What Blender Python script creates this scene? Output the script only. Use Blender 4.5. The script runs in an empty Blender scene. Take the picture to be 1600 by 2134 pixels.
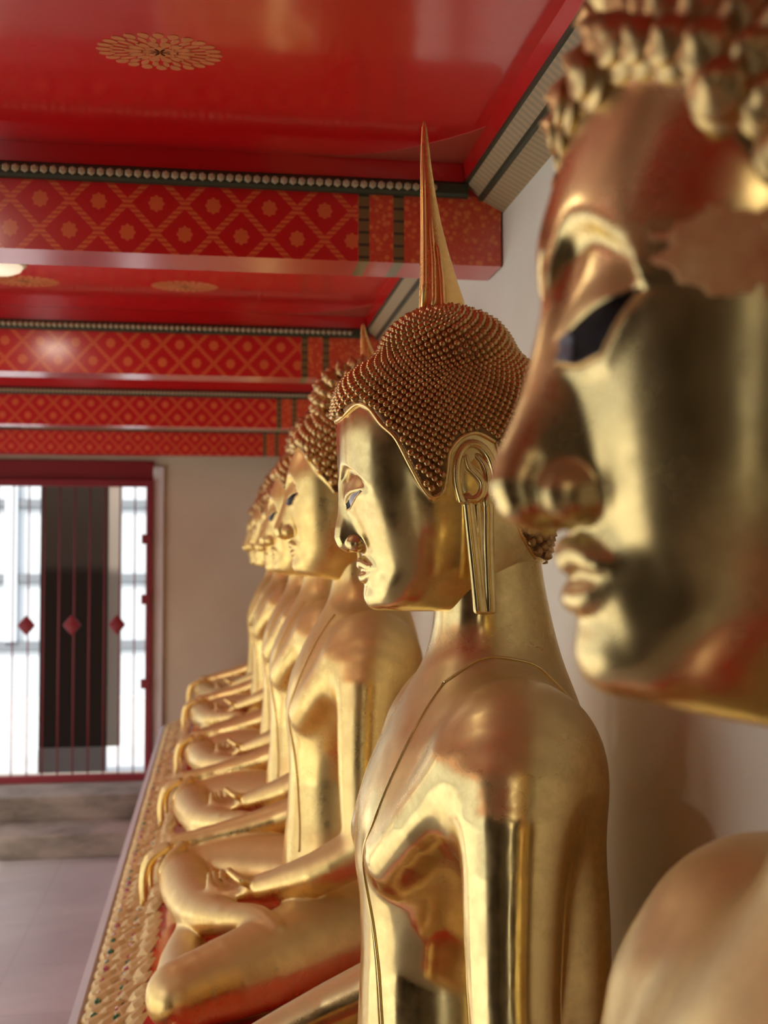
import bpy, bmesh, math, random, time
import numpy as np
from mathutils import Vector, Matrix
T0 = time.time()
random.seed(7)
rng = np.random.default_rng(7)
R = math.radians
SC = bpy.context.scene
COL = SC.collection

# ------------------------------------------------------------------ camera, world, lights, exposure
H = 1.9                                   # camera height above the corridor floor
cam_d = bpy.data.cameras.new('camera')
cam = bpy.data.objects.new('camera', cam_d)
COL.objects.link(cam)
cam_d.sensor_fit = 'HORIZONTAL'
cam_d.sensor_width = 24.0
cam_d.lens = 36.0                         # 2400 px focal length on a 1600 px wide frame
cam_d.clip_start = 0.02
cam.location = (0, 0, H)
cam.rotation_euler = (R(90 + 2.15), 0, R(-8.37))
cam_d.dof.use_dof = True
cam_d.dof.focus_distance = 1.74
cam_d.dof.aperture_fstop = 4.4
SC.camera = cam

w = bpy.data.worlds.new('world')
SC.world = w
w.use_nodes = True
nt = w.node_tree
bg = nt.nodes['Background']
sky = nt.nodes.new('ShaderNodeTexSky')
sky.sky_type = 'NISHITA'
sky.sun_disc = False
sky.sun_elevation = R(42)
sky.sun_rotation = R(200)
sky.air_density = 1.0
sky.dust_density = 4.0
sky.ozone_density = 1.0
mixw = nt.nodes.new('ShaderNodeMix'); mixw.data_type = 'RGBA'
mixw.inputs[0].default_value = 0.55
nt.links.new(sky.outputs[0], mixw.inputs[6])
mixw.inputs[7].default_value = (3.2, 3.3, 3.4, 1)       # thin bright cloud veil
nt.links.new(mixw.outputs[2], bg.inputs[0])
bg.inputs[1].default_value = 0.5

sun_d = bpy.data.lights.new('sun', 'SUN')
sun_d.energy = 5.0
sun_d.angle = R(2)
sun_d.color = (1.0, 0.93, 0.82)
sun = bpy.data.objects.new('sun', sun_d)
COL.objects.link(sun)
sun.rotation_euler = (R(28), R(-30), 0)

SC.view_settings.view_transform = 'Standard'
SC.view_settings.look = 'None'
SC.view_settings.exposure = 0.55
SC.view_settings.gamma = 1.0
SC.view_settings.use_curve_mapping = False
SC.cycles.use_denoising = True
SC.cycles.max_bounces = 10
SC.cycles.diffuse_bounces = 4
SC.cycles.glossy_bounces = 6
SC.cycles.sample_clamp_indirect = 6.0

# ------------------------------------------------------------------ small helpers
def tag(o, label=None, cat=None, group=None, kind=None):
    if label: o['label'] = label
    if cat: o['category'] = cat
    if group: o['group'] = group
    if kind: o['kind'] = kind
    return o

def link(o, parent=None):
    COL.objects.link(o)
    if parent is not None: o.parent = parent
    return o

def empty(name, loc=(0, 0, 0), scale=1.0):
    o = bpy.data.objects.new(name, None)
    COL.objects.link(o)
    o.location = loc
    o.scale = (scale,) * 3
    o.empty_display_size = 0.1
    return o

def mesh_of(name, V, F, mat, smooth=True):
    me = bpy.data.meshes.new(name)
    V = np.asarray(V, dtype=np.float32)
    F = F if isinstance(F, np.ndarray) else F
    if isinstance(F, np.ndarray):
        n = F.shape[1]
        me.vertices.add(len(V)); me.vertices.foreach_set('co', V.ravel())
        me.loops.add(F.size); me.loops.foreach_set('vertex_index', F.ravel().astype(np.int32))
        me.polygons.add(len(F))
        me.polygons.foreach_set('loop_start', np.arange(0, F.size, n, dtype=np.int32))
        me.polygons.foreach_set('loop_total', np.full(len(F), n, dtype=np.int32))
        me.update(calc_edges=True)
    else:
        me.from_pydata([tuple(map(float, v)) for v in V], [], F)
    me.validate()
    if smooth:
        me.polygons.foreach_set('use_smooth', np.ones(len(me.polygons), dtype=bool))
    if mat: me.materials.append(mat)
    return me

def obj(name, me, parent=None, loc=(0, 0, 0)):
    o = bpy.data.objects.new(name, me)
    COL.objects.link(o)
    if parent is not None: o.parent = parent
    o.location = loc
    return o

class MB:
    """collects simple solids into one mesh"""
    def __init__(s): s.v = []; s.f = []
    def box(s, x0, x1, y0, y1, z0, z1):
        b = len(s.v)
        s.v += [(x, y, z) for x in (x0, x1) for y in (y0, y1) for z in (z0, z1)]
        s.f += [[b+i for i in q] for q in ((0,1,3,2),(4,6,7,5),(0,4,5,1),(2,3,7,6),(0,2,6,4),(1,5,7,3))]
        return s
    def prism_y(s, prof, y0, y1):
        """closed (x, z) outline swept along y"""
        b = len(s.v); n = len(prof)
        s.v += [(x, y0, z) for x, z in prof] + [(x, y1, z) for x, z in prof]
        s.f += [[b+i, b+(i+1) % n, b+n+(i+1) % n, b+n+i] for i in range(n)]
        s.f += [[b+i for i in range(n)][::-1], [b+n+i for i in range(n)]]
        return s
    def prism_x(s, prof, x0, x1):
        b = len(s.v); n = len(prof)
        s.v += [(x0, y, z) for y, z in prof] + [(x1, y, z) for y, z in prof]
        s.f += [[b+i, b+(i+1) % n, b+n+(i+1) % n, b+n+i] for i in range(n)]
        s.f += [[b+i for i in range(n)][::-1], [b+n+i for i in range(n)]]
        return s
    def lathe(s, prof, c=(0, 0, 0), n=24):
        b = len(s.v)
        for r, z in prof:
            for i in range(n):
                a = 2*math.pi*i/n
                s.v.append((c[0]+r*math.cos(a), c[1]+r*math.sin(a), c[2]+z))
        for j in range(len(prof)-1):
            for i in range(n):
                s.f.append([b+j*n+i, b+j*n+(i+1) % n, b+(j+1)*n+(i+1) % n, b+(j+1)*n+i])
        s.f.append([b+i for i in range(n)][::-1]); s.f.append([b+(len(prof)-1)*n+i for i in range(n)])
        return s
    def tube(s, pts, rad, n=8, closed=False):
        pts = [Vector(p) for p in pts]; m = len(pts); b = len(s.v)
        if not hasattr(rad, '__len__'): rad = [rad]*m
        up = None
        for i, p in enumerate(pts):
            t = (pts[(i+1) % m] if (closed or i < m-1) else p) - (pts[i-1] if (closed or i > 0) else p)
            t.normalize()
            if up is None:
                up = t.orthogonal().normalized()
            else:
                up = (up - t*up.dot(t)).normalized()
            q = t.cross(up)
            for k in range(n):
                a = 2*math.pi*k/n
                s.v.append(tuple(p + (up*math.cos(a) + q*math.sin(a))*rad[i]))
        for i in range(m if closed else m-1):
            j = (i+1) % m
            for k in range(n):
                s.f.append([b+i*n+k, b+i*n+(k+1) % n, b+j*n+(k+1) % n, b+j*n+k])
        if not closed:
            s.f.append([b+k for k in range(n)][::-1]); s.f.append([b+(m-1)*n+k for k in range(n)])
        return s
    def build(s, name, mat, parent=None, smooth=False, bevel=0.0, loc=(0, 0, 0)):
        me = mesh_of(name, s.v, s.f, mat, smooth)
        bm = bmesh.new(); bm.from_mesh(me)
        bmesh.ops.recalc_face_normals(bm, faces=bm.faces)
        if bevel:
            bmesh.ops.bevel(bm, geom=[e for e in bm.edges], offset=bevel, segments=2, affect='EDGES', profile=0.6)
        bm.to_mesh(me); bm.free()
        if smooth: me.polygons.foreach_set('use_smooth', np.ones(len(me.polygons), dtype=bool))
        return obj(name, me, parent, loc)

# ------------------------------------------------------------------ materials
class NT:
    def __init__(s, name):
        s.m = bpy.data.materials.new(name); s.m.use_nodes = True
        s.t = s.m.node_tree; s.b = s.t.nodes['Principled BSDF']
        s.co = s.t.nodes.new('ShaderNodeTexCoord')
    def n(s, t, **k):
        nd = s.t.nodes.new(t)
        for a, v in k.items(): setattr(nd, a, v)
        return nd
    def L(s, a, b): s.t.links.new(a, b)
    def put(s, sock, v):
        if isinstance(v, bpy.types.NodeSocket): s.L(v, sock)
        elif v is not None: sock.default_value = v
    def math(s, op, a, b=None, c=None, clamp=False):
        nd = s.n('ShaderNodeMath', operation=op, use_clamp=clamp)
        s.put(nd.inputs[0], a); s.put(nd.inputs[1], b); s.put(nd.inputs[2], c)
        return nd.outputs[0]
    def mix(s, f, a, b, typ='MIX'):
        nd = s.n('ShaderNodeMix', data_type='RGBA', blend_type=typ)
        s.put(nd.inputs[0], f); s.put(nd.inputs[6], a); s.put(nd.inputs[7], b)
        return nd.outputs[2]
    def noise(s, scale, detail=4, rough=0.55, vec=None, stretch=None, dist=0.0):
        v = vec or s.co.outputs['Object']
        if stretch:
            mp = s.n('ShaderNodeMapping'); s.L(v, mp.inputs[0]); mp.inputs['Scale'].default_value = stretch; v = mp.outputs[0]
        nd = s.n('ShaderNodeTexNoise'); s.L(v, nd.inputs['Vector'])
        nd.inputs['Scale'].default_value = scale; nd.inputs['Detail'].default_value = detail
        nd.inputs['Roughness'].default_value = rough; nd.inputs['Distortion'].default_value = dist
        return nd.outputs['Fac']
    def ramp(s, f, stops, interp='LINEAR'):
        nd = s.n('ShaderNodeValToRGB'); s.put(nd.inputs[0], f)
        cr = nd.color_ramp; cr.interpolation = interp
        while len(cr.elements) < len(stops): cr.elements.new(0.5)
        for e, (p, c) in zip(cr.elements, stops):
            e.position = p; e.color = (c, c, c, 1) if not hasattr(c, '__len__') else (*c[:3], 1)
        return nd.outputs[0]
    def bump(s, h, strength=0.2, dist=0.01):
        nd = s.n('ShaderNodeBump'); s.put(nd.inputs['Height'], h)
        nd.inputs['Strength'].default_value = strength; nd.inputs['Distance'].default_value = dist
        s.L(nd.outputs[0], s.b.inputs['Normal'])
    def set(s, color=None, rough=None, metal=None, coat=None, coat_rough=None, spec=None):
        for k, v in (('Base Color', color), ('Roughness', rough), ('Metallic', metal), ('Coat Weight', coat),
                     ('Coat Roughness', coat_rough), ('Specular IOR Level', spec)):
            if v is not None:
                if isinstance(v, tuple) and len(v) == 3: v = (*v, 1)
                s.put(s.b.inputs[k], v)
        return s
    def xyz(s):
        nd = s.n('ShaderNodeSeparateXYZ'); s.L(s.co.outputs['Object'], nd.inputs[0]); return nd.outputs

def plain(name, col, rough=0.5, metal=0.0, coat=0.0):
    return NT(name).set(col, rough, metal, coat).m

def gold_mat(name, base=(0.95, 0.75, 0.32), dark=(0.48, 0.36, 0.13), rough=(0.09, 0.24), patina=0.45, bump=0.06, top_tan=0.72):
    t = NT(name)
    n1 = t.noise(5.0, 5, 0.6)
    n2 = t.noise(38.0, 6, 0.65)
    n3 = t.noise(9.0, 3, 0.6, stretch=(1.0, 1.0, 0.25), dist=0.6)
    f = t.ramp(t.math('ADD', t.math('MULTIPLY', n1, 0.6), t.math('MULTIPLY', n2, 0.4)), [(0.44, 0.0), (0.66, 1.0)])
    c = t.mix(t.math('MULTIPLY', f, patina), (*base, 1), (*dark, 1))
    c = t.mix(t.math('MULTIPLY', t.ramp(n3, [(0.5, 0.0), (0.75, 1.0)]), 0.25), c, (0.80, 0.62, 0.34, 1))
    r = t.math('ADD', rough[0], t.math('MULTIPLY', t.ramp(n3, [(0.3, 0.0), (0.75, 1.0)]), rough[1]-rough[0]))
    # matte tan painted onto upward-facing parts to mute the ceiling's red reflection
    ge = t.n('ShaderNodeNewGeometry'); sn = t.n('ShaderNodeSeparateXYZ'); t.L(ge.outputs['Normal'], sn.inputs[0])
    du = t.ramp(t.math('ADD', sn.outputs[2], t.math('MULTIPLY', t.math('SUBTRACT', n1, 0.5), 0.5)), [(0.12, 0.0), (0.62, 1.0)])
    du = t.math('MULTIPLY', du, top_tan)
    c = t.mix(du, c, (0.54, 0.42, 0.18, 1))
    rr = t.math('ADD', t.math('ADD', r, t.math('MULTIPLY', f, 0.12)), t.math('MULTIPLY', du, 0.28))
    mm = t.math('SUBTRACT', t.math('SUBTRACT', 0.96, t.math('MULTIPLY', f, 0.16)), t.math('MULTIPLY', du, 0.62))
    t.set(c, rr, mm)
    t.bump(t.math('ADD', t.math('MULTIPLY', n2, 0.12), t.math('MULTIPLY', n1, 1.0)), bump, 0.01)
    return t.m

M = {}
M['gold'] = gold_mat('polished_gold')
M['gold_near'] = gold_mat('aged_gold', base=(0.92, 0.72, 0.31), dark=(0.38, 0.28, 0.10), rough=(0.12, 0.28), patina=0.6, bump=0.07)
M['gold_far'] = gold_mat('bright_gold', base=(1.0, 0.74, 0.27), dark=(0.66, 0.44, 0.12), rough=(0.2, 0.36), patina=0.5, bump=0.12)
M['hair'] = gold_mat('hair_gold_recess_shade', base=(0.26, 0.13, 0.05), dark=(0.12, 0.05, 0.02), rough=(0.3, 0.5), patina=0.8, bump=0.1, top_tan=0.15)  # shade in the recesses between curls, put into the base colour
M['curl'] = gold_mat('curl_gold', base=(0.66, 0.45, 0.18), dark=(0.24, 0.12, 0.045), rough=(0.18, 0.34), patina=0.7, bump=0.1, top_tan=0.15)
M['curl_near'] = gold_mat('curl_gold_worn', base=(0.72, 0.52, 0.22), dark=(0.22, 0.13, 0.045), rough=(0.28, 0.45), patina=0.8, bump=0.25, top_tan=0.15)
M['rim'] = gold_mat('rim_gold', base=(0.95, 0.68, 0.28), dark=(0.7, 0.42, 0.14), rough=(0.16, 0.3), patina=0.4, bump=0.1)
M['shell_grey'] = plain('eye_shell_grey', (0.42, 0.42, 0.44), 0.2, 0.0, 0.6)
M['shell_blue'] = plain('eye_shell_blue', (0.22, 0.27, 0.33), 0.25, 0.0, 0.5)
M['black'] = plain('eye_black_inlay', (0.006, 0.005, 0.004), 0.38, 0.0, 0.0)

M['black'].node_tree.nodes['Principled BSDF'].inputs['Specular IOR Level'].default_value = 0.12
# ------------------------------------------------------------------ implicit-surface toolkit
def smin(a, b, k):
    h = np.maximum(k - np.abs(a-b), 0)/k
    return np.minimum(a, b) - h*h*h*k/6.0
def smax(a, b, k): return -smin(-a, -b, k)

def ellip(x, y, z, c, r):
    px, py, pz = x-c[0], y-c[1], z-c[2]
    k0 = np.sqrt((px/r[0])**2 + (py/r[1])**2 + (pz/r[2])**2) + 1e-9
    k1 = np.sqrt((px/r[0]**2)**2 + (py/r[1]**2)**2 + (pz/r[2]**2)**2) + 1e-9
    return k0*(k0-1.0)/k1

def caps(x, y, z, a, b, ra, rb):
    ax, ay, az = a; dx, dy, dz = b[0]-ax, b[1]-ay, b[2]-az
    L2 = dx*dx+dy*dy+dz*dz
    t = np.clip(((x-ax)*dx + (y-ay)*dy + (z-az)*dz)/L2, 0, 1)
    return np.sqrt((x-ax-t*dx)**2 + (y-ay-t*dy)**2 + (z-az-t*dz)**2) - (ra + t*(rb-ra))

_sp = {}
def resample(pts, rad, sub):
    key = (str(pts), str(rad), sub)
    if key not in _sp:
        P = np.array([list(p)+[r] for p, r in zip(pts, rad)], float); m = len(P); out = []
        for i in range(m-1):
            p0, p1, p2, p3 = P[max(i-1, 0)], P[i], P[i+1], P[min(i+2, m-1)]
            for k in range(sub):
                t = k/sub
                out.append(0.5*((2*p1)+(-p0+p2)*t+(2*p0-5*p1+4*p2-p3)*t*t+(-p0+3*p1-3*p2+p3)*t**3))
        out.append(P[-1])
        _sp[key] = [(tuple(o[:3]), max(o[3], 0.0008)) for o in out]
    return _sp[key]
def chain(x, y, z, pts, rad, k=0.004, sub=3):
    d = None
    q = resample(pts, rad, sub if len(pts) > 2 else 1)
    for (a, ra), (b, rb) in zip(q[:-1], q[1:]):
        e = caps(x, y, z, a, b, ra, rb)
        d = e if d is None else np.minimum(d, e)
    return d

class Lut:
    """smooth 1-D curve through a table"""
    def __init__(s, pts, sm=0.014):
        xs = np.array([p[0] for p in pts]); ys = np.array([p[1] for p in pts])
        s.x = np.linspace(xs[0]-0.06, xs[-1]+0.06, 1400)
        y = np.interp(s.x, xs, ys)
        e0 = (ys[1]-ys[0])/(xs[1]-xs[0]); e1 = (ys[-1]-ys[-2])/(xs[-1]-xs[-2])
        y = np.where(s.x < xs[0], ys[0]+e0*(s.x-xs[0]), y); y = np.where(s.x > xs[-1], ys[-1]+e1*(s.x-xs[-1]), y)
        h = s.x[1]-s.x[0]; n = int(3*sm/h); g = np.exp(-0.5*(np.arange(-n, n+1)*h/sm)**2); g /= g.sum()
        yp = np.pad(y, n, mode='edge')
        s.y = np.convolve(yp, g, 'valid')
    def __call__(s, z): return np.interp(z, s.x, s.y)

def loft(x, y, z, F, B, W, xc, p=2.3):
    """superellipse sections: front F(z), back B(z), half width W(z) about the axis x = xc"""
    af = np.maximum(F(z)-xc, 0.004); ab = np.maximum(xc-B(z), 0.004); Wd = np.maximum(W(z), 0.004)
    dx = x-xc
    a = np.where(dx > 0, af, ab)
    q = ((np.abs(dx)/a)**p + (np.abs(y)/Wd)**p)**(1.0/p)
    return (q-1.0)*np.minimum(a, Wd)*0.92

def polygonise(sdf, lo, hi, h, iters=3):
    """coarse-to-fine sampling, surface nets, then projection of every vertex onto the exact surface"""
    lo = np.array(lo, float); hi = np.array(hi, float)
    C = 4
    n = np.ceil((hi-lo)/(h*C)).astype(int)
    cx = [lo[i]+(np.arange(n[i])+0.5)*h*C for i in range(3)]
    X, Y, Z = np.meshgrid(*cx, indexing='ij')
    Dc = sdf(X.ravel(), Y.ravel(), Z.ravel()).reshape(n)
    D = np.repeat(np.repeat(np.repeat(Dc, C, 0), C, 1), C, 2).astype(np.float32)
    act = np.argwhere(np.abs(Dc) < h*C*1.9)
    off = np.stack(np.meshgrid(range(C), range(C), range(C), indexing='ij'), -1).reshape(-1, 3)
    for s in range(0, len(act), 6000):
        idx = (act[s:s+6000, None, :]*C + off[None]).reshape(-1, 3)
        p = lo + (idx+0.5)*h
        D[idx[:, 0], idx[:, 1], idx[:, 2]] = sdf(p[:, 0], p[:, 1], p[:, 2])
    lo = lo + 0.5*h
    ins = D < 0
    nx, ny, nz = D.shape
    s8 = np.zeros((nx-1, ny-1, nz-1), np.int8)
    for a in (0, 1):
        for b in (0, 1):
            for c in (0, 1):
                s8 += ins[a:nx-1+a, b:ny-1+b, c:nz-1+c]
    cell = np.argwhere((s8 > 0) & (s8 < 8))
    cid = np.full(s8.shape, -1, np.int32)
    cid[cell[:, 0], cell[:, 1], cell[:, 2]] = np.arange(len(cell))
    acc = np.zeros((len(cell), 3)); cnt = np.zeros(len(cell))
    corners = [(0,0,0),(1,0,0),(0,1,0),(1,1,0),(0,0,1),(1,0,1),(0,1,1),(1,1,1)]
    dv = [D[cell[:, 0]+a, cell[:, 1]+b, cell[:, 2]+c] for a, b, c in corners]
    for i in range(8):
        for j in range(i+1, 8):
            if sum(abs(corners[i][q]-corners[j][q]) for q in range(3)) != 1: continue
            m = (dv[i] < 0) != (dv[j] < 0)
            t = np.where(m, dv[i]/np.where(m, dv[i]-dv[j], 1), 0)
            ci = np.array(corners[i]); cj = np.array(corners[j])
            acc += m[:, None]*(ci[None] + t[:, None]*(cj-ci)[None]); cnt += m
    V = lo + (cell + acc/np.maximum(cnt, 1)[:, None])*h
    Q = []
    for ax in range(3):
        sl0 = [slice(None)]*3; sl1 = [slice(None)]*3
        sl0[ax] = slice(0, -1); sl1[ax] = slice(1, None)
        ed = np.argwhere(ins[tuple(sl0)] != ins[tuple(sl1)])
        o1, o2 = [(1, 2), (2, 0), (0, 1)][ax]
        ed = ed[(ed[:, o1] > 0) & (ed[:, o2] > 0) & (ed[:, o1] < D.shape[o1]-1) & (ed[:, o2] < D.shape[o2]-1)]
        def cc(d1, d2):
            e = ed.copy(); e[:, o1] -= d1; e[:, o2] -= d2
            return cid[e[:, 0], e[:, 1], e[:, 2]]
        q = np.stack([cc(1, 1), cc(0, 1), cc(0, 0), cc(1, 0)], 1)
        s0 = ins[ed[:, 0], ed[:, 1], ed[:, 2]]
        q[~s0] = q[~s0][:, ::-1]
        Q.append(q[(q >= 0).all(1)])
    Q = np.concatenate(Q)
    V = project(sdf, V, iters)
    return V, Q

TET = np.array([(1, -1, -1), (-1, -1, 1), (-1, 1, -1), (1, 1, 1)], float)
def grad(sdf, V, e=0.0006):
    g = np.zeros_like(V)
    for k in TET:
        q = V + k*e
        g += k[None]*sdf(q[:, 0], q[:, 1], q[:, 2])[:, None]
    return g/(4*e)
def project(sdf, V, iters=3):
    V = np.array(V, float)
    for i in range(iters):
        if i != 1: g = grad(sdf, V)
        d = sdf(V[:, 0], V[:, 1], V[:, 2])
        st = d[:, None]*g/np.maximum((g*g).sum(1), 0.15)[:, None]
        L = np.linalg.norm(st, axis=1, keepdims=True)
        V = V - st*np.minimum(1, 0.006/np.maximum(L, 1e-9))
    return V

# Statue space while modelling: x = forward from the nose tip, y = sideways (negative = the side towards the
# corridor's near end), z = up from under the chin, metres.  In the scene the statues look along -X.
BF, BZ = -0.15, -1.05                      # the statue's root point in that space
def to_obj(V):
    V = np.asarray(V, float)
    return np.stack([-(V[:, 0]-BF), V[:, 1], V[:, 2]-BZ], 1)
def flipq(Q): return Q[:, ::-1].copy()

# ------------------------------------------------------------------ heads
def side_dist(x, z, line):
    """signed distance to an open (x, z) line, positive above it (towards the hair)"""
    best = np.full(x.shape, 1e9); sg = np.ones(x.shape)
    for (x0, z0), (x1, z1) in zip(line[:-1], line[1:]):
        dx, dz = x1-x0, z1-z0
        t = np.clip(((x-x0)*dx+(z-z0)*dz)/(dx*dx+dz*dz), 0, 1)
        d = np.hypot(x-x0-t*dx, z-z0-t*dz)
        c = dx*(z-z0)-dz*(x-x0)
        m = d < best-1e-9
        best = np.where(m, d, best); sg = np.where(m, np.where(c < 0, 1.0, -1.0), sg)
    return best*sg

class Head:
    def __init__(s, F, B, W, xc, p, nose, wing, eye, fill, muz, lips, chin, ush, hairline, jaw=-0.003, slope=0.0):
        s.slope = slope
        s.F, s.B, s.W, s.xc, s.p = Lut(F, 0.008), Lut(B), Lut(W), xc, p
        s.nose, s.wing, s.eye, s.lips, s.chin, s.ush, s.hl, s.jaw, s.muz, s.fill = nose, wing, eye, lips, chin, ush, hairline, jaw, muz, fill
    def skin(s, x, y, z):
        ay = np.abs(y)
        d = loft(x, y, z, s.F, s.B, s.W, s.xc, s.p)
        d = smax(d, z-0.475, 0.02)
        d = smax(d, (s.jaw + s.slope*np.minimum(x+0.07, 0)) - z, 0.030)
        d = smin(d, ellip(x, ay, z, (s.chin[0], 0, s.chin[1]), s.chin[2]), 0.014)
        d = smin(d, ellip(x, ay, z, s.muz[0], s.muz[1]), 0.02)
        E = s.eye
        # crisp arched brow with a shallow socket below it, and a heavy lowered lid that ends at the eye slit
        front = 1/(1+np.exp(-np.clip((x-s.xc-0.02)/0.008, -30, 30)))
        yp, zp, wi, wo, di, do = E['brow']
        t = np.where(ay > yp, (ay-yp)/wo, (yp-ay)/wi)
        zb = zp - np.where(ay > yp, do, di)*np.minimum(t, 1.6)**2
        sg = lambda v: 1/(1+np.exp(-np.clip(v, -30, 30)))
        zs = np.interp(ay, E['up'][0], E['up'][1])
        win = sg((ay-0.010)/0.003)*sg((E['out']+0.004-ay)/0.005)*sg((zb-zs-0.010)/0.003)
        fall = np.clip((z-(zs-0.012))/(zb-zs+0.012), 0, 1)
        d = d + E['depth']*front*win*sg((zb-z)/E.get('soft', 0.0016))*(fall*fall*(3-2*fall))
        lidw = sg((ay-E['up'][0][0]+0.003)/0.0025)*sg((E['out']+0.002-ay)/0.003)
        up = np.clip(1-(z-zs)/0.030, 0, 1)
        d = d - E['lid']*front*lidw*sg((z-zs)/0.0007)*up*up*(3-2*up)
        zl = np.interp(ay, E['lo'][0], E['lo'][1])
        d = d - 0.5*E['lid']*front*lidw*sg((zl-z)/0.0007)*np.exp(-((zl-z)/0.010)**2)
        d = smin(d, ellip(x, ay, z, s.fill[0], s.fill[1]), 0.022)
        n = chain(x, ay, z, s.nose[0], s.nose[1], 0.01)
        d = smin(d, n, 0.026)
        d = smin(d, ellip(x, ay, z, s.wing[0], s.wing[1]), 0.007)
        d = smax(d, -ellip(x, ay, z, s.wing[2], s.wing[3]), 0.004)
        for pts, rad in s.lips:
            d = smin(d, chain(x, ay, z, pts, rad, 0.006), 0.005)
        d = smin(d, ellip(x, ay, z, s.ush[0], s.ush[1]), 0.03)
        return d
    def __call__(s, x, y, z):
        d = s.skin(x, y, z)
        h = side_dist(x, z, s.hl)
        return d - 0.0045/(1+np.exp(-np.clip(h/0.0016, -30, 30)))

A_HL = [(0.03, 0.300), (-0.003, 0.306), (-0.018, 0.318), (-0.030, 0.325), (-0.046, 0.315), (-0.062, 0.289), (-0.083, 0.268), (-0.105, 0.225),
        (-0.122, 0.194), (-0.137, 0.176), (-0.152, 0.184), (-0.157, 0.215), (-0.160, 0.245), (-0.178, 0.268), (-0.205, 0.276), (-0.235, 0.262),
        (-0.25, 0.22), (-0.262, 0.17), (-0.285, 0.12), (-0.315, 0.085), (-0.42, 0.05)]
headA = Head(
    F=[(-0.05, -0.06), (0, -0.058), (0.02, -0.054), (0.04, -0.054), (0.06, -0.059), (0.08, -0.054), (0.10, -0.046), (0.12, -0.037), (0.14, -0.029), (0.16, -0.021),
       (0.177, -0.013), (0.20, -0.008), (0.22, -0.0065), (0.25, -0.005), (0.28, -0.004), (0.31, -0.005), (0.34, -0.008), (0.36, -0.016), (0.38, -0.032), (0.40, -0.062), (0.42, -0.10), (0.44, -0.15)],
    B=[(-0.05, -0.32), (0.1, -0.345), (0.2, -0.362), (0.3, -0.362), (0.36, -0.352), (0.39, -0.33), (0.42, -0.285), (0.44, -0.23)],
    W=[(-0.05, 0.045), (0, 0.058), (0.02, 0.070), (0.05, 0.087), (0.08, 0.099), (0.12, 0.113), (0.16, 0.122), (0.20, 0.129), (0.25, 0.134), (0.30, 0.134), (0.34, 0.126), (0.38, 0.103), (0.41, 0.075), (0.44, 0.03)],
    xc=-0.185, p=2.35,
    nose=([(-0.024, 0, 0.198), (-0.0195, 0, 0.160), (-0.0155, 0, 0.117), (-0.024, 0, 0.104)], [0.010, 0.013, 0.0155, 0.012]),
    wing=((-0.036, 0.018, 0.106), (0.018, 0.013, 0.0145), (-0.030, 0.011, 0.090), (0.012, 0.005, 0.006)),
    eye=dict(brow=(0.032, 0.227, 0.026, 0.045, 0.024, 0.022), depth=0.0075, lid=0.0032, out=0.074, up=((0.022, 0.034, 0.052, 0.074), (0.169, 0.177, 0.184, 0.1880)), lo=((0.022, 0.036, 0.056, 0.074), (0.160, 0.1625, 0.173, 0.1875))),
    fill=((-0.040, 0.012, 0.132), (0.020, 0.014, 0.036)), muz=((-0.078, 0, 0.066), (0.034, 0.041, 0.036)),
    lips=[([(-0.0440, 0, 0.0715), (-0.0455, 0.010, 0.0755), (-0.0525, 0.024, 0.0700), (-0.062, 0.037, 0.0685)], [0.0085, 0.0088, 0.0072, 0.002]),
          ([(-0.0475, 0, 0.0515), (-0.0490, 0.012, 0.0520), (-0.0560, 0.024, 0.0575), (-0.064, 0.034, 0.0650)], [0.0088, 0.0086, 0.0062, 0.002])],
    chin=(-0.072, 0.024, (0.023, 0.024, 0.023)),
    ush=((-0.186, 0, 0.405), (0.108, 0.10, 0.082)), hairline=A_HL)

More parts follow.
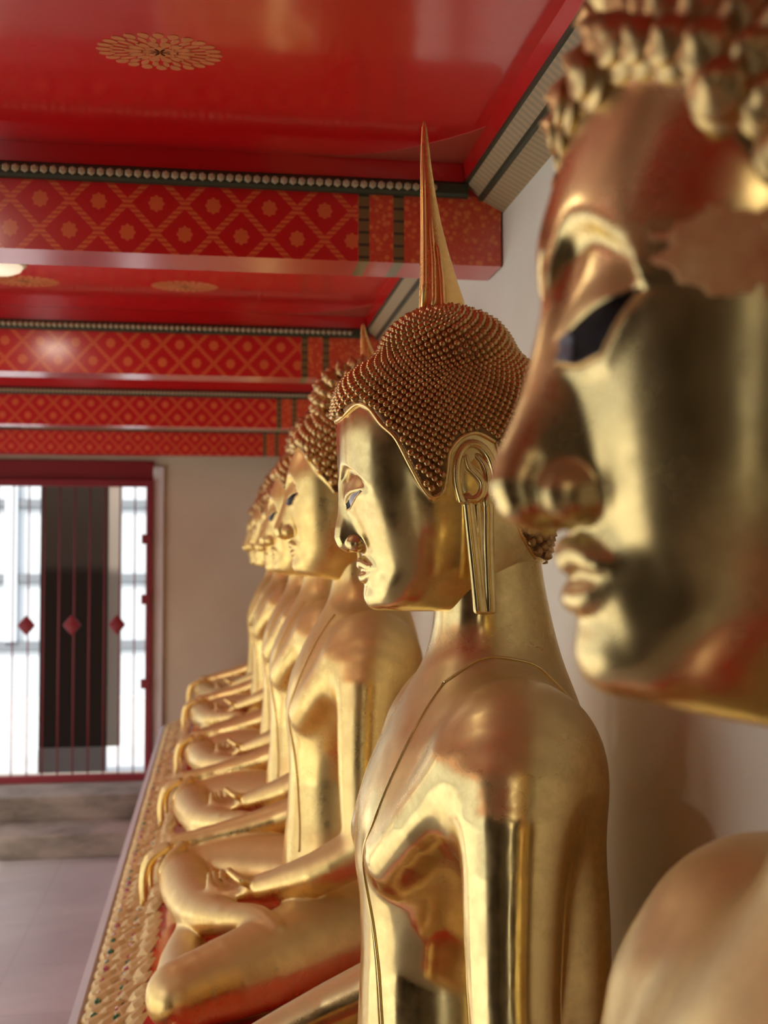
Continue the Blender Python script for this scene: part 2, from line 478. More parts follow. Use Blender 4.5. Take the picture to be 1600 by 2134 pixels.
B_HL = [(0.03, 0.332), (-0.040, 0.338), (-0.053, 0.350), (-0.0625, 0.346), (-0.071, 0.335), (-0.084, 0.312), (-0.102, 0.284), (-0.120, 0.260),
        (-0.138, 0.240), (-0.154, 0.218), (-0.170, 0.215), (-0.178, 0.240), (-0.190, 0.270), (-0.215, 0.290), (-0.245, 0.275), (-0.265, 0.23), (-0.28, 0.17), (-0.30, 0.12), (-0.33, 0.085), (-0.43, 0.05)]
headB = Head(
    F=[(-0.05, -0.062), (0, -0.062), (0.02, -0.058), (0.04, -0.058), (0.06, -0.064), (0.08, -0.060), (0.10, -0.054), (0.13, -0.048), (0.16, -0.042), (0.19, -0.038), (0.22, -0.037),
       (0.25, -0.033), (0.28, -0.037), (0.31, -0.046), (0.34, -0.058), (0.37, -0.072), (0.40, -0.092), (0.43, -0.13), (0.45, -0.17)],
    B=[(-0.05, -0.34), (0.1, -0.37), (0.2, -0.390), (0.3, -0.392), (0.37, -0.375), (0.41, -0.345), (0.44, -0.29)],
    W=[(-0.05, 0.05), (0, 0.060), (0.02, 0.073), (0.05, 0.091), (0.08, 0.104), (0.12, 0.119), (0.16, 0.129), (0.20, 0.137), (0.25, 0.142), (0.30, 0.143), (0.35, 0.135), (0.39, 0.110), (0.42, 0.080), (0.45, 0.03)],
    xc=-0.205, p=2.35,
    nose=([(-0.050, 0, 0.240), (-0.046, 0, 0.215), (-0.0335, 0, 0.165), (-0.0185, 0, 0.122), (-0.030, 0, 0.108)], [0.011, 0.0125, 0.016, 0.0185, 0.015]),
    wing=((-0.043, 0.023, 0.116), (0.020, 0.015, 0.0175), (-0.034, 0.014, 0.095), (0.013, 0.006, 0.008)),
    eye=dict(brow=(0.030, 0.264, 0.026, 0.052, 0.026, 0.036), depth=0.0115, soft=0.0036, lid=0.0035, out=0.082, up=((0.024, 0.040, 0.056, 0.082), (0.2005, 0.2085, 0.2140, 0.2200)), lo=((0.024, 0.040, 0.060, 0.082), (0.190, 0.1855, 0.189, 0.2175))),
    fill=((-0.052, 0.014, 0.155), (0.024, 0.018, 0.050)), muz=((-0.086, 0, 0.072), (0.036, 0.045, 0.040)),
    lips=[([(-0.0485, 0, 0.0780), (-0.0505, 0.011, 0.0825), (-0.0580, 0.026, 0.0765), (-0.069, 0.040, 0.0745)], [0.0092, 0.0095, 0.0078, 0.002]),
          ([(-0.0530, 0, 0.0560), (-0.0550, 0.013, 0.0565), (-0.0625, 0.026, 0.0625), (-0.070, 0.037, 0.0705)], [0.0095, 0.0092, 0.0066, 0.002])],
    chin=(-0.078, 0.026, (0.025, 0.027, 0.025)),
    ush=((-0.205, 0, 0.425), (0.115, 0.105, 0.09)), hairline=B_HL, slope=0.17)

import copy
headC = copy.copy(headB)
headC.ush = ((-0.250, 0, 0.455), (0.125, 0.11, 0.125))

# ------------------------------------------------------------------ ear (one side; the other is mirrored)
def ear_sdf(x, y, z):
    yb = -0.133 + 0.10*(x+0.20) - 0.0*(z)           # the ear stands a little out at its back
    yy = y-yb
    Z3 = lambda pts, dy=0.0: [(a, dy, b) for a, b in pts]
    d = ellip(x, yy, z, (-0.203, 0.006, 0.212), (0.031, 0.006, 0.045))
    d = smin(d, chain(x, yy, z, Z3([(-0.180, 0.170), (-0.1735, 0.198), (-0.1735, 0.226), (-0.180, 0.246), (-0.193, 0.257), (-0.209, 0.254), (-0.223, 0.238), (-0.232, 0.208), (-0.233, 0.17)], -0.002),
                         [0.005, 0.0058, 0.0062, 0.0062, 0.0066, 0.0066, 0.0062, 0.006, 0.006]), 0.005)
    d = smin(d, chain(x, yy, z, Z3([(-0.187, 0.238), (-0.192, 0.222), (-0.203, 0.211), (-0.212, 0.198), (-0.211, 0.182), (-0.202, 0.172), (-0.190, 0.172)], -0.003),
                         [0.003, 0.0045, 0.005, 0.005, 0.005, 0.005, 0.004]), 0.004)
    d = smin(d, chain(x, yy, z, Z3([(-0.205, 0.240), (-0.218, 0.222), (-0.222, 0.195), (-0.218, 0.168)], 0.0), [0.003, 0.005, 0.005, 0.005]), 0.004)
    # long lobe with a slot down its middle
    lob = chain(x, yy, z, Z3([(-0.190, 0.172), (-0.198, 0.10), (-0.2075, 0.004)], 0.002), [0.008, 0.0085, 0.0085], 0.004)
    lob = smin(lob, chain(x, yy, z, Z3([(-0.222, 0.172), (-0.222, 0.10), (-0.2255, 0.004)], 0.002), [0.009, 0.0085, 0.0085], 0.004), 0.006)
    lob = smin(lob, chain(x, yy, z, Z3([(-0.205, 0.17), (-0.213, 0.04), (-0.216, 0.002)], 0.004), [0.007, 0.005, 0.007], 0.004), 0.004)
    lob = smax(lob, -0.004-z, 0.006)
    lob = smax(lob, -0.006-yy, 0.006)                # flat outer face
    d = smin(d, lob, 0.006)
    return d

# ------------------------------------------------------------------ body
bF = Lut([(-1.1, -0.05), (-0.9, -0.02), (-0.8, -0.025), (-0.66, -0.040), (-0.55, -0.045), (-0.46, -0.043), (-0.40, -0.034), (-0.34, -0.038), (-0.29, -0.046), (-0.25, -0.062), (-0.20, -0.085), (-0.15, -0.112), (-0.11, -0.135), (-0.07, -0.155), (-0.02, -0.165), (0.05, -0.168), (0.12, -0.17)], 0.014)
bB = Lut([(-1.1, -0.44), (-0.9, -0.44), (-0.8, -0.42), (-0.6, -0.390), (-0.45, -0.395), (-0.30, -0.408), (-0.20, -0.405), (-0.14, -0.392), (-0.08, -0.372), (-0.02, -0.357), (0.05, -0.342), (0.12, -0.335)], 0.02)
bW = Lut([(-1.1, 0.22), (-0.9, 0.215), (-0.8, 0.19), (-0.68, 0.155), (-0.56, 0.138), (-0.48, 0.150), (-0.42, 0.175), (-0.36, 0.205), (-0.30, 0.225), (-0.24, 0.230), (-0.19, 0.215), (-0.15, 0.180), (-0.115, 0.135), (-0.08, 0.104), (-0.03, 0.090), (0.05, 0.086), (0.12, 0.084)], 0.014)

LH = [  # left hand, palm up in the lap: thumb then four fingers
    ([(0.045, -0.175, -0.765), (0.085, -0.190, -0.755), (0.12, -0.165, -0.735)], [0.017, 0.013, 0.009]),
    ([(0.085, -0.155, -0.800), (0.135, -0.120, -0.808), (0.165, -0.085, -0.795), (0.170, -0.060, -0.770)], [0.015, 0.013, 0.011, 0.008]),
    ([(0.075, -0.135, -0.800), (0.122, -0.095, -0.808), (0.150, -0.058, -0.797), (0.157, -0.034, -0.775)], [0.015, 0.013, 0.011, 0.008]),
    ([(0.062, -0.118, -0.800), (0.105, -0.074, -0.806), (0.132, -0.036, -0.797), (0.138, -0.012, -0.777)], [0.015, 0.013, 0.010, 0.008]),
    ([(0.048, -0.103, -0.798), (0.085, -0.060, -0.803), (0.108, -0.028, -0.796), (0.113, -0.008, -0.780)], [0.014, 0.011, 0.009, 0.007])]
RHF = [  # right hand hanging over the knee
    ([(0.255, 0.395, -0.835), (0.290, 0.365, -0.860), (0.315, 0.352, -0.895)], [0.016, 0.013, 0.009]),
    ([(0.300, 0.425, -0.845), (0.352, 0.420, -0.880), (0.368, 0.418, -0.940), (0.366, 0.418, -1.000)], [0.015, 0.0125, 0.011, 0.008]),
    ([(0.300, 0.452, -0.845), (0.358, 0.452, -0.880), (0.376, 0.452, -0.950), (0.374, 0.452, -1.022)], [0.015, 0.0125, 0.011, 0.008]),
    ([(0.298, 0.478, -0.847), (0.352, 0.484, -0.884), (0.370, 0.486, -0.950), (0.368, 0.486, -1.010)], [0.015, 0.0125, 0.011, 0.008]),
    ([(0.290, 0.500, -0.850), (0.338, 0.514, -0.890), (0.354, 0.518, -0.940), (0.352, 0.518, -0.985)], [0.014, 0.011, 0.010, 0.007])]

LH2 = [([(a, b, c-0.030) for a, b, c in p], r) for p, r in LH]
def body_sdf(x, y, z, fat=1.0):
    ay = np.abs(y)
    d = loft(x, y, z, bF, bB, bW, -0.25, 2.25)
    d = smax(d, z-0.09, 0.02)
    # breast: fold running from the armpit down to the front
    d = smin(d, chain(x, ay, z, [(-0.165, 0.205, -0.225), (-0.115, 0.155, -0.315), (-0.088, 0.095, -0.372)], [0.044, 0.048, 0.047], 0.02), 0.040)
    # shoulder cap and hanging upper arm
    arm = chain(x, ay, z, [(-0.245, 0.215, -0.195), (-0.225, 0.275, -0.285), (-0.214, 0.302, -0.50), (-0.215, 0.330, -0.66)], [0.092, 0.078, 0.065, 0.059], 0.03)
    d = smin(d, arm, 0.075)
    d = smin(d, ellip(x, ay, z, (-0.255, 0.19, -0.24), (0.120, 0.12, 0.13)), 0.08)
    # robe falling behind the arm
    d = smin(d, ellip(x, ay, z, (-0.312, 0.215, -0.50), (0.068, 0.070, 0.34)), 0.06)
    # forearms
    near = y < 0.05
    la = chain(x, y, z, [(-0.215, -0.330, -0.675), (-0.10, -0.285, -0.745), (0.03, -0.190, -0.805)], [0.060, 0.052, 0.036], 0.03)
    la = smin(la, chain(x, y, z, [(0.02, -0.195, -0.802), (0.07, -0.145, -0.825)], [0.034, 0.026], 0.01), 0.02)
    for p, r in LH2: la = smin(la, chain(x, y, z, p, r, 0.006), 0.008)
    d = smin(d, la, 0.02)
    wd = -0.075 if fat < 1 else 0.0
    ra = chain(x, y, z, [(-0.215, 0.330, -0.69), (-0.04, 0.40, -0.765+0.3*wd), (0.18, 0.445, -0.825+wd)], [0.060, 0.050, 0.033], 0.03)
    ra = smin(ra, chain(x, y, z, [(0.18, 0.445, -0.825+wd), (0.275, 0.452, -0.840+wd)], [0.032, 0.028], 0.01), 0.02)
    for p, r in RHF: ra = smin(ra, chain(x, y, z-wd*0.5, p, r, 0.006), 0.008)
    # hips, thighs and the folded shins
    d = smin(d, ellip(x, ay, z, (-0.24, 0.12, -0.92), (0.20, 0.20, 0.14)), 0.06)
    lt = chain(x, y, z, [(-0.22, -0.17, -0.90), (0.05, -0.37, -0.940-0.1*(1-fat)), (0.235, -0.47, -0.962)], [0.118*fat, 0.104*fat, 0.078], 0.06)
    lt = smin(lt, chain(x, y, z, [(0.225, -0.47, -0.970), (0.235, -0.20, -0.985), (0.20, 0.12, -0.99)], [0.072, 0.06, 0.05], 0.04), 0.03)
    rt = chain(x, y, z, [(-0.22, 0.17, -0.90-0.2*(1-fat)), (0.05, 0.37, -0.915-0.2*(1-fat)), (0.25, 0.46, -0.935)], [0.125*fat, 0.110*fat, 0.078*fat], 0.06)
    rt = smin(rt, chain(x, y, z, [(0.25, 0.46, -0.930), (0.235, 0.20, -0.915), (0.19, -0.05, -0.900), (0.12, -0.22, -0.868)], [0.078, 0.070, 0.06, 0.04], 0.04), 0.03)
    # right foot, sole up on the left thigh
    ft = chain(x, y, z, [(0.12, -0.22, -0.868), (0.05, -0.32, -0.845), (0.01, -0.385, -0.850)], [0.038, 0.034, 0.022], 0.02)
    legs = smin(smin(lt, rt, 0.03), ft, 0.015)
    d = smin(d, legs, 0.04)
    d = smin(d, ra, 0.015)
    d = smax(d, -1.052-z, 0.01)
    return d

def build_body_mesh(mat, h, fat=1.0):
    V, Q = polygonise(lambda x, y, z: body_sdf(x, y, z, fat), (-0.56, -0.60, -1.09), (0.44, 0.62, 0.12), h, 3)
    return mesh_of('statue_body', to_obj(V), flipq(Q), mat)
def build_head_mesh(hd, mat, h, hair=True):
    V, Q = polygonise(hd, (-0.42, -0.165, -0.07), (0.02, 0.165, 0.54), h, 3)
    me = mesh_of('statue_head', to_obj(V), flipq(Q), mat)
    if hair:
        me.materials.append(M['hair'])
        c = V[Q].mean(1)
        m = (side_dist(c[:, 0], c[:, 2], hd.hl) > 0.001).astype(np.int32)
        me.polygons.foreach_set('material_index', m)
    return me
def build_ear_meshes(mat, h):
    V, Q = polygonise(ear_sdf, (-0.25, -0.16, -0.02), (-0.16, -0.105, 0.28), h, 3)
    o = to_obj(V); a = mesh_of('ear', o, flipq(Q), mat)
    o2 = o.copy(); o2[:, 1] *= -1
    return a, mesh_of('ear', o2, Q, mat)

def curl_mesh(mat, r, hgt, n=8, rings=4, twist=0.0, turns=0.0, bulge=0.9):
    V = []; F = []
    for j in range(rings+1):
        t = j/rings
        rr = r*(1-t**2.2)**0.55*(bulge+(1-bulge)*(1-t)) if j < rings else 0.0
        if j == rings:
            V.append((twist*r, 0, hgt)); break
        for i in range(n):
            a = 2*math.pi*i/n
            q = rr*(1+(0.13*math.cos(a-2*math.pi*turns*t) if turns else 0))
            V.append((q*math.cos(a)+twist*r*t*t, q*math.sin(a), hgt*t - 0.15*hgt))
    for j in range(rings-1):
        for i in range(n):
            F.append([j*n+i, j*n+(i+1) % n, (j+1)*n+(i+1) % n, (j+1)*n+i])
    top = len(V)-1
    for i in range(n): F.append([(rings-1)*n+i, (rings-1)*n+(i+1) % n, top])
    return mesh_of('curl', V, F, mat)

def hair_points(hd, count, c, margin):
    """even lattice of directions about the skull centre, dropped onto the hair surface"""
    i = np.arange(count)+0.5
    ph = np.arccos(1-2*i/count); th = math.pi*(1+5**0.5)*i
    # lattice pole along the vertical
    dirs = np.stack([np.cos(th)*np.sin(ph), np.sin(th)*np.sin(ph), np.cos(ph)], 1)
    lo = np.zeros(count); hi = np.full(count, 0.45)
    for _ in range(26):
        m = 0.5*(lo+hi); p = c+dirs*m[:, None]
        s = hd(p[:, 0], p[:, 1], p[:, 2]) < 0
        lo = np.where(s, m, lo); hi = np.where(s, hi, m)
    p = c+dirs*lo[:, None]
    keep = side_dist(p[:, 0], p[:, 2], hd.hl) > margin
    p = p[keep]
    p = project(hd, p, 2)
    p = p[(np.abs(hd(p[:, 0], p[:, 1], p[:, 2])) < 0.002) & (np.linalg.norm(p-c, axis=1) < 0.295)]
    g = grad(hd, p, 0.004); g /= np.linalg.norm(g, axis=1, keepdims=True)
    return p, g

def add_curls(root, hd, count, c, margin, me, matname, n_parts, scale_jit=0.1, down=0.25, skip=None):
    p, g = hair_points(hd, count, c, margin)
    if skip is not None:
        k = ~skip(p); p, g = p[k], g[k]
    # nearest to the camera side first
    camd = np.array([-0.05, -1.0, -0.1])       # mostly -y is towards the viewer
    score = g @ np.array([0.25, -1.0, 0.0]) - 0*p[:, 2] - 0.5*np.abs(p[:, 1]+0.12)
    order = np.argsort(-score)
    mats = []
    for k in order:
        nrm = Vector((-g[k, 0], g[k, 1], g[k, 2]))
        nrm = (nrm + Vector((0, 0, -down))).normalized()
        q = nrm.to_track_quat('Z', 'X')
        s = (1 + random.uniform(-scale_jit, scale_jit))*min(1.35, max(0.85, np.linalg.norm(p[k]-c)/0.165))
        pos = Vector(to_obj(p[k:k+1])[0])
        mats.append(Matrix.Translation(pos) @ q.to_matrix().to_4x4() @ Matrix.Rotation(random.uniform(0, 0.6), 4, 'Z') @ Matrix.Scale(s, 4))
    for m in mats[:n_parts]:
        o = bpy.data.objects.new('curl', me)
        o.parent = root; o.matrix_local = m
        COL.objects.link(o)
    rest = mats[n_parts:]
    if rest:
        v0 = np.empty(len(me.vertices)*3, np.float32); me.vertices.foreach_get('co', v0); v0 = v0.reshape(-1, 3)
        faces = [list(pp.vertices) for pp in me.polygons]
        VV = []; FF = []
        for m in rest:
            b = len(VV)*len(v0)
            A = np.array(m)
            VV.append(v0 @ A[:3, :3].T + A[:3, 3])
            FF += [[i+b for i in f] for f in faces]
        mm = mesh_of('hair_curls', np.concatenate(VV), FF, me.materials[0])
        o = obj('hair_curls', mm, root); o['kind'] = 'stuff'
    return len(mats)

def surf_tube(root, name, sdf, pts, r, mat, lift=0.0, n=8, dense=6, closed=False, both=False):
    """a raised line lying on the surface through rough 3-D points"""
    P = np.array(pts, float); out = []
    m = len(P)
    for i in range(m if closed else m-1):
        p0, p1, p2, p3 = P[(i-1) % m if closed else max(i-1, 0)], P[i], P[(i+1) % m], P[(i+2) % m if closed else min(i+2, m-1)]
        for k in range(dense):
            t = k/dense
            out.append(0.5*((2*p1)+(-p0+p2)*t+(2*p0-5*p1+4*p2-p3)*t*t+(-p0+3*p1-3*p2+p3)*t**3))
    if not closed: out.append(P[-1])
    Q = project(sdf, np.array(out), 6)
    g = grad(sdf, Q, 0.002); g /= np.linalg.norm(g, axis=1, keepdims=True)
    Q = Q + g*lift
    for _ in range(2): Q[1:-1] = 0.5*Q[1:-1]+0.25*(Q[:-2]+Q[2:])
    mb = MB(); mb.tube([tuple(q) for q in to_obj(Q)], r, n, closed)
    if both:
        Q2 = Q.copy(); Q2[:, 1] *= -1
        mb.tube([tuple(q) for q in to_obj(Q2)], r, n, closed)
    return mb.build(name, mat, root, smooth=True)

def hairline3d(hd, sgn=-1):
    """the side-view hairline carried onto the head, from the forehead's middle to the nape"""
    pts = []
    for x, z in hd.hl[1:]:
        ys = np.linspace(0.17, 0.0, 120)
        v = hd.skin(np.full(120, x), ys, np.full(120, z)) < 0
        y = ys[np.argmax(v)] if v.any() else 0.0
        pts.append((x, sgn*y, z))
    return pts

def on_face(sdf, Y, Z):
    """frontmost surface point for each (y, z)"""
    lo = np.full(Y.shape, -0.16); hi = np.full(Y.shape, 0.03)
    for _ in range(22):
        m = 0.5*(lo+hi); s_ = sdf(m, Y, Z) < 0
        lo = np.where(s_, m, lo); hi = np.where(s_, hi, m)
    return np.stack([lo, Y, Z], 1)
def eye_patch(root, name, hd, y0, y1, mat, lift, nu=22, nv=6, sg=-1):
    """thin inlay filling the slit between the two lids"""
    ys = np.linspace(y0, y1, nu); E = hd.eye
    zu = np.interp(ys, E['up'][0], E['up'][1])+0.0006; zl = np.interp(ys, E['lo'][0], E['lo'][1])-0.0006
    Z = np.concatenate([zu+(zl-zu)*t for t in np.linspace(0, 1, nv)]); Y = np.tile(ys, nv)
    G = on_face(hd, Y, Z)
    X = G[:, 0].reshape(nv, nu); X = np.minimum(X, X[nv//2][None, :]+0.0012); G[:, 0] = X.ravel()
    G[:, 1] *= sg
    top = to_obj(G+np.array([lift, 0, 0])); bot = to_obj(G-np.array([0.004, 0, 0]))
    V = np.concatenate([top, bot]); n = nu*nv; F = []
    for j in range(nv-1):
        for i in range(nu-1):
            a = j*nu+i
            F.append([a, a+1, a+nu+1, a+nu]); F.append([n+a, n+a+nu, n+a+nu+1, n+a+1])
    ring = [i for i in range(nu)] + [j*nu+nu-1 for j in range(1, nv)] + [(nv-1)*nu+i for i in range(nu-2, -1, -1)] + [j*nu for j in range(nv-2, 0, -1)]
    for a, b in zip(ring, ring[1:]+ring[:1]): F.append([a, b, n+b, n+a])
    me = mesh_of(name, V, F, mat)
    bm = bmesh.new(); bm.from_mesh(me); bmesh.ops.recalc_face_normals(bm, faces=bm.faces); bm.to_mesh(me); bm.free()
    return obj(name, me, root)
def lid_line(root, hd, mat, r, lift, sg):
    ys = np.linspace(hd.eye['up'][0][0], hd.eye['out'], 14)
    G = on_face(hd, ys, np.interp(ys, hd.eye['lo'][0], hd.eye['lo'][1])-0.0006); G[:, 0] += lift; G[:, 1] *= sg
    return MB().tube([tuple(q) for q in to_obj(G)], r, 8).build('lower_lid', mat, root, smooth=True)

print('defs', round(time.time()-T0, 1))
# ------------------------------------------------------------------ flame finial
def flame_finial(root, base, s=1.0):
    """tall flame on the crown: a folded blade with ribs up its front"""
    mb = MB()
    bx, bz = base
    # outline: front edge, back edge (x forward) by height
    rows = [(0.00, 0.046, -0.028), (0.012, 0.045, -0.034), (0.03, 0.045, -0.030), (0.06, 0.044, -0.018), (0.10, 0.0435, -0.004), (0.14, 0.0430, 0.008), (0.18, 0.0430, 0.017),
            (0.22, 0.0430, 0.024), (0.25, 0.0420, 0.028), (0.275, 0.0405, 0.0315), (0.284, 0.038, 0.034)]
    n = 16; b = 0
    for z, f, k in rows:
        cx = 0.5*(f+k); hw = 0.5*(f-k); hy = max(0.30*hw, 0.0028)+0.004*(1-z/0.284)
        for i in range(n):
            a = 2*math.pi*i/n
            ca, sa = math.cos(a), math.sin(a)
            sx = math.copysign(abs(ca)**0.85, ca); sy = math.copysign(abs(sa)**1.25, sa)
            mb.v.append((-(bx+cx+hw*sx-BF), hy*sy, bz+z*s-BZ))
    for j in range(len(rows)-1):
        for i in range(n):
            mb.f.append([j*n+i, j*n+(i+1) % n, (j+1)*n+(i+1) % n, (j+1)*n+i])
    mb.f.append(list(range(n))[::-1]); mb.f.append([(len(rows)-1)*n+i for i in range(n)])
    core = mb.build('flame_finial', M['flame'], root, smooth=True)
    def rib(pts, r0, side):
        m = MB(); m.tube([(-(bx+x-BF), side*y, bz+z*s-BZ) for x, y, z in pts], r0, 8); m.build('flame_rib', M['flame'], core, smooth=True)
    for sd in (-1, 1):
        rib([(0.026, 0.014, -0.004), (0.022, 0.013, 0.03), (0.0225, 0.011, 0.08), (0.0255, 0.008, 0.118), (0.0265, 0.006, 0.142), (0.0245, 0.004, 0.150)], [0.0055, 0.005, 0.0046, 0.0042, 0.003, 0.0008], sd)
        rib([(0.013, 0.016, -0.004), (0.008, 0.0150, 0.02), (0.010, 0.0135, 0.06), (0.0150, 0.0105, 0.10), (0.0185, 0.008, 0.108), (0.018, 0.006, 0.116)], [0.0055, 0.005, 0.0046, 0.0042, 0.003, 0.0008], sd)
        rib([(0.040, 0.008, -0.004), (0.037, 0.008, 0.05), (0.0370, 0.006, 0.12), (0.038, 0.0045, 0.19), (0.038, 0.0026, 0.25)], [0.0055, 0.005, 0.0044, 0.0036, 0.0012], sd)
    # lotus socket under the flame
    return core
M['flame'] = gold_mat('flame_gold', base=(0.98, 0.66, 0.24), dark=(0.74, 0.42, 0.12), rough=(0.14, 0.28), patina=0.5, bump=0.15)

# ------------------------------------------------------------------ statues
t1 = time.time()
body_me = build_body_mesh(M['gold'], 0.0065, 0.72)
body_far = build_body_mesh(M['gold_far'], 0.008)
body_near = body_me.copy(); body_near.materials[0] = M['gold_near']
print('body', len(body_me.vertices), round(time.time()-t1, 1)); t1 = time.time()
headA_me = build_head_mesh(headA, M['gold'], 0.0024)
print('headA', len(headA_me.vertices), round(time.time()-t1, 1)); t1 = time.time()
headB_me = build_head_mesh(headB, M['gold_near'], 0.0026)
headB_far = build_head_mesh(headC, M['gold_far'], 0.004)
print('headB', len(headB_me.vertices), round(time.time()-t1, 1)); t1 = time.time()
earA = build_ear_meshes(M['gold'], 0.0016)
earN = tuple(m.copy() for m in earA); earF = tuple(m.copy() for m in earA)
for m in earN: m.materials[0] = M['gold_near']
for m in earF: m.materials[0] = M['gold_far']
print('ear', len(earA[0].vertices), round(time.time()-t1, 1)); t1 = time.time()
curlA = curl_mesh(M['curl'], 0.0064, 0.0076, 8, 4)
curlB = curl_mesh(M['curl_near'], 0.0172, 0.0235, 20, 14, twist=0.35, turns=2.2, bulge=1.0)
curlC = curl_mesh(M['curl'], 0.0155, 0.024, 8, 5, twist=0.3, bulge=1.0)

ROBE_FRONT = [(-0.150, -0.100, -0.100), (-0.120, -0.105, -0.130), (-0.090, -0.110, -0.190), (-0.070, -0.105, -0.250), (-0.050, -0.090, -0.320), (-0.036, -0.060, -0.385), (-0.042, -0.055, -0.44),
              (-0.050, -0.065, -0.50), (-0.055, -0.075, -0.57), (-0.062, -0.09, -0.66), (-0.07, -0.10, -0.74)]
ROBE_BACK = [(-0.150, -0.100, -0.100), (-0.175, -0.115, -0.075), (-0.220, -0.12, -0.062), (-0.270, -0.125, -0.062), (-0.330, -0.125, -0.075), (-0.380, -0.13, -0.13), (-0.410, -0.14, -0.19), (-0.425, -0.14, -0.26),
             (-0.428, -0.14, -0.36), (-0.42, -0.145, -0.47), (-0.412, -0.15, -0.58), (-0.41, -0.15, -0.70)]

def statue(label, nose_x, y, chin_z, kind, scale=1.0, curls=None, group=None, hems=True):
    zb = chin_z + BZ*scale
    root = empty('seated_statue', (nose_x - BF*scale, y, zb), scale)
    tag(root, label, 'statue', group)
    if kind == 'A':
        hd, hme, bme, ears, gm = headA, headA_me, body_me, earA, M['gold']
    elif kind == 'B':
        hd, hme, bme, ears, gm = headB, headB_me, body_near, earN, M['gold_near']
    else:
        hd, hme, bme, ears, gm = headC, headB_far, body_far, earF, M['gold_far']
    obj('body', bme, root, (0.03, 0, -0.045) if kind == 'B' else (0, 0, 0))
    obj('head', hme, root)
    dx = 0.0 if kind == 'A' else 0.020
    dy = 0.0 if kind == 'A' else 0.008
    for i, e in enumerate(ears):
        obj('ear', e, root, (dx, (-dy if i == 0 else dy), 0.0 if kind == 'A' else 0.018))
    return root, hd, gm

# the sharp statue
s2, hd, gm = statue('sharply seen gilded seated statue with tall flame finial and tiny beadlike curls', 0.1915, 1.85, H-0.087, 'A')
n = add_curls(s2, headA, 3300, np.array([-0.190, 0, 0.30]), 0.004, curlA, 'curl', 300)
print('curls A', n)
hl = hairline3d(headA)
surf_tube(s2, 'hairline_band', headA, hl[:15], 0.0036, M['rim'], 0.0005, both=True)
surf_tube(s2, 'nape_band', headA, hl[14:-1], 0.0025, M['rim'], 0.0, both=True)
flame_finial(s2, (-0.184, 0.474), 1.16)
for nm, pts in (('robe_hem', ROBE_FRONT), ('robe_hem', ROBE_BACK)):
    surf_tube(s2, nm, body_sdf, pts, 0.0026, M['gold'], 0.0004)
surf_tube(s2, 'robe_hem', body_sdf, [(a+0.010, b, c-0.004) for a, b, c in ROBE_FRONT[2:]], 0.0022, M['gold'], 0.0002)
surf_tube(s2, 'robe_hem', body_sdf, [(a+0.010, b-0.004, c) for a, b, c in ROBE_BACK[5:]], 0.0022, M['gold'], 0.0002)
def eyesA(root):
    for sg in (-1, 1):
        e = eye_patch(root, 'eye', headA, 0.0225, 0.073, M['shell_grey'], 0.0008, sg=sg)
        eye_patch(e, 'iris', headA, 0.0225, 0.036, M['black'], 0.0012, nu=8, sg=sg)
        lid_line(e, headA, M['rim'], 0.0010, 0.0004, sg)
eyesA(s2)

# the near statue
s1, hd, gm = statue('huge close gilded statue at the right edge with big snail-shell curls', 0.158, 0.65, H-0.0805, 'B', 1.0)
n = add_curls(s1, headB, 760, np.array([-0.205, 0, 0.28]), 0.004, curlB, 'curl', 300, down=0.2)
print('curls B', n)
def eyesB(root, mat2, hd=headB):
    for sg in (-1, 1):
        e = eye_patch(root, 'eye', hd, 0.0245, 0.081, M['black'], 0.001, sg=sg)  # black inlay made taller to take in the shadow below the eye
        eye_patch(e, 'eye_corner', hd, 0.0245, 0.034, M['shell_blue'], 0.0016, nu=7, sg=sg)
        lid_line(e, hd, mat2, 0.0011, 0.0006, sg)
eyesB(s1, M['rim'])
for P_ in (ROBE_FRONT, ROBE_BACK):
    surf_tube(s1, 'robe_hem', body_sdf, P_, 0.004, M['gold_near'], 0.001).location = (0.03, 0, -0.045)

